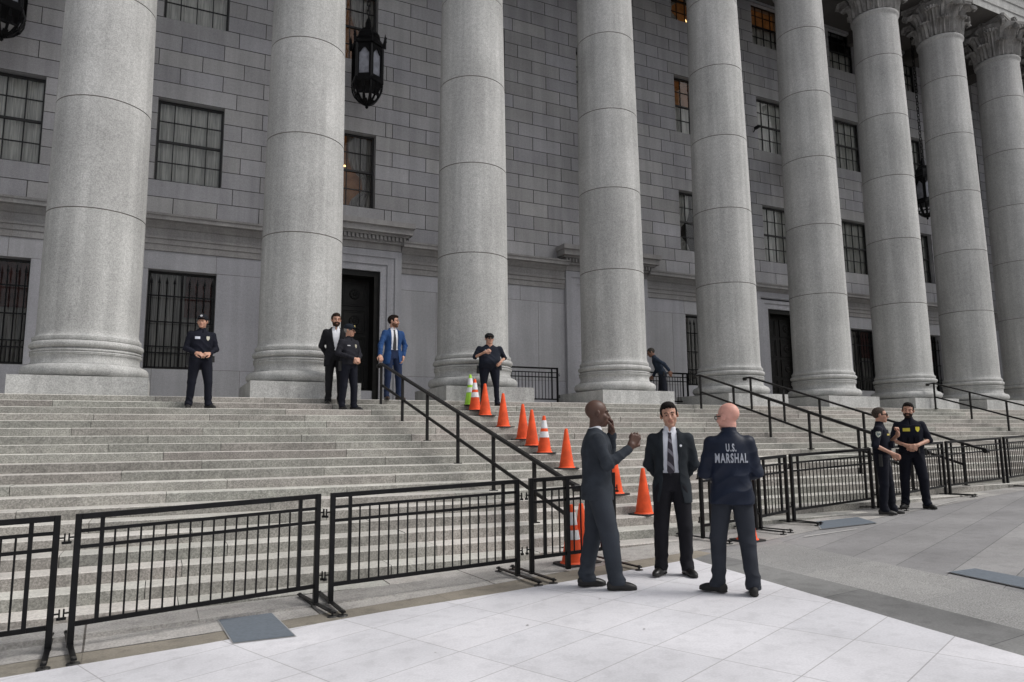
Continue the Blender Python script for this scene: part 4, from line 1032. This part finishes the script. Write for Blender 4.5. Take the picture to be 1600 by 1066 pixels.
    def arm_regions(a=.006):
        r = []
        for key, (S_, E_, W_, hd, pn, curl, sg, th) in arms.items():
            d = (W_-E_)/np.linalg.norm(W_-E_); r += [(E_, .075, a, 75, tuple(d)), ((E_+W_)/2, .08, a*.6, 75, tuple(d)), (S_*.6+E_*.4, .09, a*.6, 60, (.4,.3,.8))]
        return r
    flo = (min(lo[0], -.34*w)-.05, lo[1]-.05, .62 if not lean else .6); fhi = (max(hi[0], .34*w)+.05, hi[1]+.05, 1.56)
    if out == 'suit':
        # shirt
        F = Field((-.26*w,min(-.30,flo[1]),.90), (.26*w,.2,1.58), h); F.add(torso(0,-.014,1.0), .01)
        F.add(cap(LN((0,.012,1.480)), LN((0,.006,1.512)), .068, .063), .01)
        F.add(cap(LN((0,-.045,1.47)), LN((-.045,-.055,1.435)), .016, .008), .008); F.add(cap(LN((0,-.045,1.47)), LN((.045,-.055,1.435)), .016, .008), .008)
        V_open(F, *(([1.40,1.60], 0, [.0,.05]) if not sp.get('tie') else ([1.475,1.56], 0, [.0,.04])), 0, -.045, .004)
        shirt = emit('shirt', F, [cloth('shirt_cotton', P.get('shirt', (.72,.73,.77)), .8, .05)], root, 1, fold_disp(seed+3, .0015, [((0,-.1,1.1), .12, .003, 60, (.7,0,.7))]))
        # jacket
        F = Field(flo, fhi, h); F.add(torso(0,.004,sp.get('hem', .74),flare=sp.get('flare', .012)), .01); sleeves(F, .060, .056, .046, .93, .035)
        zz, ww = sp.get('open', ([.70,.80,.98,1.10,1.30,1.44,1.52],[.10,.07,.004,.004,.055,.075,.075]))
        V_open(F, zz, 0, ww, 0)
        F.add(cap(LN((-.07,.02,1.49)), LN((.07,.02,1.49)), .030, .030), .02)
        F.add(cap(LN((0,-.03,1.50)), LN((0,-.03,1.56)), .060, .058), .004, sub=True)
        jk = cloth('suit_cloth', P['jacket'], .9, .25, 7)
        wd0 = fold_disp(seed+1, .0035, arm_regions()+[((0,.0,1.02), .12, .005, 60, (.3,.2,1)), ((.1,.1,1.2), .12, .004, 50, (.6,.2,.7))])
        def dj(V):
            d = wd0(V)
            if not lean:         # lapels: a raised band beside the opening
                hwid = np.interp(V[:,2], zz, ww); ed = np.abs(V[:,0])-hwid; m = (V[:,1] < -.03) & (V[:,2] > 1.08) & (V[:,2] < 1.47) & (ed < np.interp(V[:,2], [1.08,1.36,1.40,1.47], [.0,.060,.030,.045]))
                d = d+.007*m
            return d
        jacket = emit('jacket', F, [jk], root, 1, dj)
        T = [jacket, shirt]
        for key, (S_, E_, W_, hd, pn, curl, sg, th) in arms.items():       # shirt cuffs
            mb = MB(); d = (W_-E_)/np.linalg.norm(W_-E_); mb.cyl(W_-d*.045, W_+d*.006, .036, .034, 18); mb.build('shirt_cuff', [cloth('cuff_cotton', P.get('shirt', (.72,.73,.77)), .8, .05)], root)
    elif out == 'coach':        # blouson with text on the back
        F = Field(flo, fhi, h); F.add(torso(0,.016,.83,flare=.010), .01); sleeves(F, .068, .064, .050, .97, .04)
        F.add(cap(LN((0,.015,1.47)), LN((0,.008,1.54)), .080, .075), .012); F.add(cap(LN((0,.005,1.535)), LN((0,.005,1.6)), .064, .07), .003, sub=True)
        jacket = emit('jacket', F, [mat('nylon_shell', P['jacket'], .5, spec=.25, noise=(3, .2))], root, 1, fold_disp(seed+1, .006, arm_regions(.010)+[((0,.1,.95), .16, .008, 45, (.4,.1,1)), ((.12,.1,1.12), .14, .007, 42, (.7,0,.6)), ((-.12,.1,1.2), .12, .006, 42, (-.7,0,.6))]))
        T = [jacket]
    else:                       # uniform shirt, long or short sleeved
        F = Field(flo, fhi, h); F.add(torso(0,.004,.93 if out != 'uniform_jkt' else .84,flare=.0), .01)
        if out == 'short': sleeves(F, .062, .060, .055, 0, .03)
        else: sleeves(F, .060, .055, .045, .95, .03)
        if out == 'short':
            for key, (S_, E_, W_, hd, pn, curl, sg, th) in arms.items():
                d = (E_-S_)/np.linalg.norm(E_-S_); c = S_+(E_-S_)*.93
                F.add(cap(c+d*.10, c+d*.10, .105), .002, sub=True) if False else None
        F.add(cap(LN((0,.012,1.475)), LN((0,.006,1.522)), .070, .067), .01); V_open(F, [1.42,1.60], 0, [.0,.04], 0, -.055, .004)
        shirt = emit('uniform_shirt', F, [cloth('uniform_cloth', P['jacket'], .85, .2)], root, 1, fold_disp(seed+1, .004, arm_regions()+[((0,-.1,1.1), .14, .006, 55, (.5,0,.8)), ((.1,.1,1.05), .12, .005, 55, (.5,0,.8))]))
        T = [shirt]
        if sp.get('vest'):
            F = Field((-.33*w,-.36,1.0), (.33*w,.3,1.50), h); F.add(torso(0,.022,1.02,1.43), .01)
            for sg in (-1, 1): F.add(cap((sg*.235*w,-.3,1.40), (sg*.235*w,.3,1.40), .085), .01, sub=True)
            F.add(cap((0,-.3,1.50), (0,.3,1.50), .095), .01, sub=True)
            vest = emit('vest', F, [cloth('vest_cloth', P.get('vest', P['jacket']), .9, .25)], root, 1, fold_disp(seed+9, .003, [])); T = [vest, shirt]
            for (cx, cz, a, b) in sp.get('pouches', ((-.09,1.17,.032,.05),(.0,1.15,.035,.045),(.09,1.17,.032,.05))):
                mb = MB(); yy = -.122-bel*.9-.022; mb.box((cx-a,yy-.032,cz-b),(cx+a,yy+.02,cz+b)); mb.build('pouch', [cloth('pouch_cloth', tuple(c*.8 for c in P['jacket']), .9)], root)
        # duty belt
        F = Field((-.34*w,-.36,.90), (.34*w,.32,1.10), min(h,.006)); F.add(torso(0,.016,.955,1.012), .004)
        belt = emit('duty_belt', F, [mat('belt_leather', (.010,.010,.010), .45)], root, 1)
        for (bx, by, bz, a, b, c) in sp.get('gear', ((-.19,.0,.90,.035,.05,.10),(.19,.03,.95,.03,.045,.06),(.10,-.12,.97,.03,.02,.04))):
            mb = MB(); mb.beam((bx*w,by-bel*.5*(by < -.05),bz-c), (bx*w*.98,by-bel*.5*(by < -.05),bz+c), a*1.5, b*1.4, ch=.008); mb.build('belt_pouch', [mat('holster', (.012,.012,.012), .5)], root)
    # ---------------- details laid on the cloth
    trees = []
    for o in T: m_ = o.data; trees.append(BVHTree.FromPolygons([v.co for v in m_.vertices], [tuple(p.vertices) for p in m_.polygons]))
    def hit(x, z, back=False, ax=None):
        best = None
        for tr_ in trees:
            org = Vector((x, -1.0 if not back else 1.0, z)); dr = Vector((0, 1 if not back else -1, 0))
            if ax is not None: org = Vector((ax*1.0, x, z)); dr = Vector((-ax, 0, 0))
            r = tr_.ray_cast(org, dr)
            if r[0] is not None and (best is None or r[3] < best): best = r[3]; pt = r[0]
        return (pt, dr) if best is not None else (None, dr)
    def decal(name, polys, mt, off=.004, back=False, ax=None):
        """polys: list of closed outlines in (x,z); each becomes a thin raised patch"""
        mb = MB(); th = .003
        for out_ in polys:
            f_ = []; b_ = []
            for x, z in out_:
                p, dr = hit(x, z, back, ax)
                if p is None: break
                f_.append(p-dr*(off+th)); b_.append(p-dr*(-.002))
            else:
                n = len(f_); c = sum(f_, Vector())/n
                pc, dr = hit(sum(q[0] for q in out_)/n, sum(q[1] for q in out_)/n, back, ax); c = pc-dr*(off+th) if pc is not None else c
                mb.add(f_+b_+[c], [(i,(i+1)%n,2*n) for i in range(n)]+[(i,n+i,n+(i+1)%n,(i+1)%n) for i in range(n)])
        if mb.v: return mb.build(name, [mt], root)
    if sp.get('tie'):
        tc = sp['tie']; rows = [(1.475,.020),(1.445,.014),(1.435,.017),(1.30,.028),(1.16,.036),(1.07,.040),(1.035,.020),(1.02,.001)]
        mb = MB(); vs = []
        for z, hw2 in rows:
            for x in (-hw2, 0, hw2):
                p, dr = hit(x*.6, z); y = (p.y if p is not None else -.11)
                vs.append((x, y-(.013 if x == 0 else .008), z))
        nrow = len(rows); fs = [(i*3+j,i*3+j+1,(i+1)*3+j+1,(i+1)*3+j) for i in range(nrow-1) for j in range(2)]
        vb = [(x, y+.012, z) for x, y, z in vs]; N_ = len(vs); rim = [i*3 for i in range(nrow)]+[3*nrow-2]+[i*3+2 for i in range(nrow-1,-1,-1)]+[1]
        mb.add(vs+vb, fs+[tuple(N_+q for q in f[::-1]) for f in fs]+[(rim[i],rim[(i+1)%len(rim)],N_+rim[(i+1)%len(rim)],N_+rim[i]) for i in range(len(rim))])
        mb.build('necktie', [tc], root, True)
    for dcl in sp.get('decals', []):
        decal(dcl[0], [dcl[1]], mat(dcl[0]+'_colour', dcl[2], .55), back=dcl[3] if len(dcl) > 3 else False, ax=dcl[4] if len(dcl) > 4 else None)
    if sp.get('text'):
        for txt, cz, size in sp['text']:
            cu = bpy.data.curves.new('t', 'FONT'); cu.body = txt; cu.size = size; cu.align_x = 'CENTER'; cu.align_y = 'CENTER'; cu.offset = size*.034; cu.space_character = 1.22; cu.resolution_u = 4
            to = bpy.data.objects.new('t', cu); COL.objects.link(to); dg = bpy.context.evaluated_depsgraph_get(); me = bpy.data.meshes.new_from_object(to.evaluated_get(dg)); bpy.data.objects.remove(to)
            import bmesh
            bm = bmesh.new(); bm.from_mesh(me); bmesh.ops.subdivide_edges(bm, edges=[e for e in bm.edges if e.calc_length() > .02], cuts=2, use_grid_fill=True); bmesh.ops.triangulate(bm, faces=bm.faces)
            for v in bm.verts:
                x = -v.co.x*sp.get('tsx', .88); z = cz+v.co.y; p, dr = hit(x, z, True); v.co = (p-dr*.006) if p is not None else Vector((x, .14, z))
            bm.to_mesh(me); bm.free(); me.name = 'lettering'; me.materials.clear(); me.materials.append(sp['textmat']); o = bpy.data.objects.new('lettering', me); COL.objects.link(o); o.parent = root
    return root
FL = (.25,.35,.25); RELAX = (.35,.5,.35); FIST = (1.25,1.5,1.0); HALF = (.8,.9,.6)
def gp(x, y): return (x, y, gz(x)+(.016 if x < 5.6 else .012))
def oval(cx, cz, a, b, n=10): return [(cx+a*cos(2*pi*i/n), cz+b*sin(2*pi*i/n)) for i in range(n)]
def shield(cx, cz, a, b): return [(cx-a,cz+b*.8),(cx-a*.4,cz+b),(cx,cz+b*.85),(cx+a*.4,cz+b),(cx+a,cz+b*.8),(cx+a*.9,cz-b*.2),(cx+a*.4,cz-b*.8),(cx,cz-b),(cx-a*.4,cz-b*.8),(cx-a*.9,cz-b*.2)]
def rect(cx, cz, a, b): return [(cx-a,cz-b),(cx,cz-b),(cx+a,cz-b),(cx+a,cz+b),(cx,cz+b),(cx-a,cz+b)]
def tie_mat(c1, c2, sc):
    m = mat('tie_silk', c1, .5); t = m.node_tree; wv = t.nodes.new('ShaderNodeTexWave'); wv.inputs['Scale'].default_value = sc; wv.bands_direction = 'DIAGONAL'; wv.inputs['Distortion'].default_value = 0
    tc = t.nodes.new('ShaderNodeTexCoord'); r = t.nodes.new('ShaderNodeValToRGB'); r.color_ramp.interpolation = 'CONSTANT'; r.color_ramp.elements[0].color = (*c1,1); r.color_ramp.elements[1].position = .78; r.color_ramp.elements[1].color = (*c2,1)
    t.links.new(tc.outputs['Object'], wv.inputs['Vector']); t.links.new(wv.outputs[1], r.inputs[0]); t.links.new(r.outputs[0], t.nodes['Principled BSDF'].inputs['Base Color']); return m
NAVY = (.006,.007,.014); NV2 = (.007,.008,.016)
OPEN_WIDE = ([.70,.80,.90,1.0,1.15,1.33,1.44,1.52],[.135,.115,.095,.085,.080,.078,.078,.07])
# man in grey suit, profile
person('tall bald man in a slate grey suit, in profile, both hands raised', gp(4.10,6.42), radians(64), 1.91,
  dict(h=.0058, outfit='suit', skin='dark', hair='none', head=(radians(4),radians(2),0), hw=1.0, w=1.08, dp=1.18, hs=1.3, seed=3, flare=.02, hem=.83,
  R=((-.25,-.07,1.17),(-.20,-.295,1.325),(.05,-.42,.72),(.75,0,.2),(1.0,1.1,.8),.75), L=((.235,-.17,1.215),(.10,-.165,1.475),(-.30,.12,.95),(-.3,.9,.1),HALF),
  feet=((-.10,-.16,radians(-4)),(.10,.10,radians(8))), tw=1.2, pal=dict(trousers=(.035,.041,.052),jacket=(.034,.040,.050),shirt=(.70,.71,.75)), tie=mat('tie_dark', (.02,.02,.03), .6)))
person('man in a dark suit and striped tie, hands behind his back, facing the camera', gp(5.12,6.50), radians(-40), 1.87,
  dict(h=.0058, outfit='suit', skin='tan', hair='short', hair_col=(.013,.010,.009), head=(radians(4),radians(4),radians(-7)), w=1.10, seed=5, open=OPEN_WIDE,
  R=((-.240,.06,1.14),(-.11,.20,.96),(.6,.2,-.5),(0,1,0),RELAX), L=((.240,.06,1.14),(.11,.20,.96),(-.6,.2,-.5),(0,1,0),RELAX),
  feet=((-.135,-.02,radians(-22)),(.125,-.02,radians(28))), tw=1.06, pal=dict(trousers=(.012,.012,.016),jacket=(.022,.027,.033),shirt=(.74,.76,.82)), tie=tie_mat((.025,.020,.032),(.20,.19,.22),4.6),
  decals=[('lapel_pin', oval(.112,1.335,.013,.013), (.75,.76,.8))]))
person('bald man seen from behind in a navy marshal jacket and charcoal trousers', gp(5.03,5.47), radians(143), 1.815,
  dict(h=.0058, outfit='coach', skin='pink', hair='none', head=(radians(48),radians(4),0), hw=1.02, nw=1.05, glasses='clear', w=1.04, seed=8, belly=.01,
  R=((-.235,-.02,1.13),(-.11,-.23,1.10),(.7,-.3,0),(0,.7,-.4),HALF), L=((.235,-.02,1.13),(.11,-.23,1.10),(-.7,-.3,0),(0,.7,-.4),HALF),
  feet=((-.15,.04,radians(-4)),(.16,-.06,radians(62))), tw=1.08, pal=dict(trousers=(.028,.032,.042),jacket=(.006,.011,.027),shoe_rough=.7),
  text=[('U.S.',1.362,.100),('MARSHAL',1.262,.120)], textmat=mat('grey_print', (.36,.38,.43), .6), tsx=.50))
person('policeman with a shaved head and sunglasses in profile, raising a hand to his chest', gp(10.98,8.30), radians(30), 1.78,
  dict(h=.0075, outfit='short', skin='tan', hair='buzz', hair_col=(.07,.055,.045), glasses='sun', head=(radians(12),0,0), w=1.08, belly=.02, seed=12,
  R=((-.27,.06,1.15),(-.20,-.17,1.02),(.1,-.6,-.4),(1,0,0),HALF), L=((.27,-.08,1.16),(.12,-.25,1.33),(-.3,-.1,.8),(-.3,.8,0),FIST),
  feet=((-.12,.0,radians(10)),(.13,-.1,radians(30))), tw=1.06, pal=dict(trousers=NAVY,jacket=NV2,shoe_rough=.5), vest=True,
  decals=[('shoulder_patch', [(y, z) for y, z in shield(.0,1.335,.040,.05)], (.40,.42,.36), False, -1), ('shoulder_patch_centre', [(y, z) for y, z in shield(.0,1.335,.018,.026)], (.12,.15,.16), False, -1), ('badge', shield(.10,1.33,.03,.045), (.62,.52,.28)), ('name_tape', rect(-.08,1.33,.045,.014), (.55,.45,.12))]))
person('bearded policeman with yellow chest badges and clasped hands, facing the camera', gp(12.02,8.50), radians(-52), 1.85,
  dict(h=.0075, outfit='short', skin='tan', hair='short', hair_col=(.013,.010,.009), beard=.004, beard_col=(.035,.024,.020), head=(radians(-4),radians(3),radians(5)), w=1.10, belly=.03, seed=14,
  R=((-.28,-.02,1.15),(-.075,-.27,1.06),(.8,-.3,-.2),(.1,1,-.2),HALF), L=((.28,-.02,1.15),(.075,-.27,1.06),(-.8,-.3,-.2),(-.1,1,-.2),HALF),
  feet=((-.15,.0,radians(-25)),(.17,-.03,radians(42))), tw=1.08, pal=dict(trousers=NAVY,jacket=NV2,shoe_rough=.5), vest=True,
  decals=[('yellow_badge', shield(.115,1.335,.032,.045), (.72,.62,.05)), ('name_tape', rect(-.055,1.33,.055,.028), (.66,.56,.06))]))
person('policeman in a dark cap and long-sleeved uniform standing alone on the steps at the left', (.61,14.75,ZS+18*RI), radians(4), 1.79,
  dict(h=.009, outfit='long', skin='tan', hair='cap', cap=((.012,.013,.018),(.5,.5,.52)), head=(radians(-22),0,0), w=1.16, seed=21,
  R=((-.265,.02,1.14),(-.12,-.20,1.03),(.5,-.5,-.1),(.2,.6,-.6),HALF), L=((.265,.02,1.14),(.13,-.20,1.03),(-.5,-.5,-.1),(-.2,.6,-.6),HALF),
  feet=((-.17,.0,radians(-12)),(.17,-.03,radians(35))), tw=1.08, pal=dict(trousers=NAVY,jacket=NV2,shoe_rough=.6),
  decals=[('name_patch', rect(-.085,1.335,.045,.024), (.6,.62,.7)), ('badge', shield(.10,1.33,.030,.044), (.50,.48,.40))]))
person('bearded man in a black suit and open white collar behind the older policeman', (3.22,15.12,ZS+19*RI), radians(-4), 1.93,
  dict(h=.009, outfit='suit', skin='tan', hair='short', hair_col=(.035,.022,.016), beard=.006, beard_col=(.05,.030,.022), head=(radians(6),radians(6),0), w=1.12, seed=23, open=([.70,.85,.98,1.10,1.3,1.44,1.52],[.12,.10,.02,.03,.07,.085,.075]),
  R=((-.265,.06,1.15),(-.13,.17,.97),(.6,.2,-.5),(0,1,0),RELAX), L=((.265,.06,1.15),(.13,.17,.97),(-.6,.2,-.5),(0,1,0),RELAX),
  feet=((-.11,.0,radians(-15)),(.12,0,radians(15))), pal=dict(trousers=(.012,.012,.014),jacket=(.012,.012,.015))))
person('older policeman in a dark cap and glasses with his hands clasped, looking right', (3.42,14.75,ZS+18*RI), radians(26), 1.78,
  dict(h=.009, outfit='long', skin='tan', hair='cap', hair_col=(.35,.33,.31), cap=((.010,.014,.022),(.45,.38,.15)), glasses='clear', head=(radians(28),radians(5),0), w=1.12, belly=.03, seed=25,
  R=((-.28,.0,1.16),(-.07,-.25,1.05),(.7,-.4,-.3),(.1,.9,-.2),HALF), L=((.27,-.02,1.16),(.06,-.25,1.05),(-.7,-.4,-.3),(-.1,.9,-.2),HALF),
  feet=((-.12,.02,radians(-8)),(.14,-.05,radians(30))), tw=1.08, pal=dict(trousers=NAVY,jacket=(.014,.014,.020)),
  decals=[('name_patch', rect(-.09,1.33,.030,.010), (.5,.5,.52)), ('badge', shield(.09,1.33,.026,.04), (.45,.42,.33))]))
person('man in a bright blue suit and black tie resting one hand on the handrail', (4.56,15.42,HP), radians(6), 1.90,
  dict(h=.009, outfit='suit', skin='tan', hair='short', hair_col=(.016,.010,.008), beard=.002, beard_col=(.16,.085,.055), head=(radians(48),radians(2),0), w=1.10, seed=27, open=([.70,.80,.95,1.08,1.2,1.33,1.44,1.52],[.12,.10,.075,.07,.075,.078,.078,.07]),
  R=((-.30,-.06,1.13),(-.365,-.20,.90),(-.1,-.7,-.55),(0,-.3,-1),(.5,.8,.5)), L=((.29,.05,1.16),(.21,-.06,.93),(-.2,-.2,-1),(-1,0,0),RELAX),
  feet=((-.13,-.02,radians(-10)),(.15,.0,radians(22))), pal=dict(trousers=(.014,.024,.060),jacket=(.022,.065,.185),shoes=(.045,.022,.012)), tie=mat('tie_black', (.012,.012,.018), .5)))
person('stout policeman in a cap, sunglasses and dark vest standing before the third column', (6.78,15.12,ZS+19*RI), radians(-12), 1.70,
  dict(h=.009, outfit='short', skin='tan', hair='cap', cap=((.012,.012,.014),None), glasses='sun', head=(radians(4),0,0), w=1.50, belly=.11, nw=1.45, hw=1.16, seed=29,
  R=((-.37,-.02,1.20),(-.17,-.25,1.30),(.8,-.2,.3),(.2,.9,0),HALF), L=((.40,.08,1.20),(.27,-.12,1.10),(-.4,-.5,-.5),(-.6,.3,0),RELAX),
  feet=((-.17,.0,radians(-12)),(.19,0,radians(25))), tw=.98, pal=dict(trousers=(.007,.009,.018),jacket=(.009,.012,.022),vest=(.010,.014,.025)),
  decals=[('chest_patch', oval(-.12,1.36,.018,.024), (.4,.4,.42))]))
person('man in a dark blue jacket bending forward behind the fourth column', (13.12,16.90,HP), radians(-122), 1.82,
  dict(h=.009, outfit='long', skin='brown', hair='buzz', hair_col=(.05,.045,.04), head=(0,radians(26),0), w=1.02, seed=31, lean=radians(24),
  R=((-.26,-.05,1.16),(-.16,-.24,1.02),(.1,-.7,-.5),(1,0,0),HALF), L=((.28,.14,1.18),(.22,.20,.96),(0,.2,-1),(-1,0,0),RELAX),
  feet=((-.12,-.08,radians(-5)),(.12,.1,radians(5))), pal=dict(trousers=(.012,.014,.022),jacket=(.020,.030,.050))))
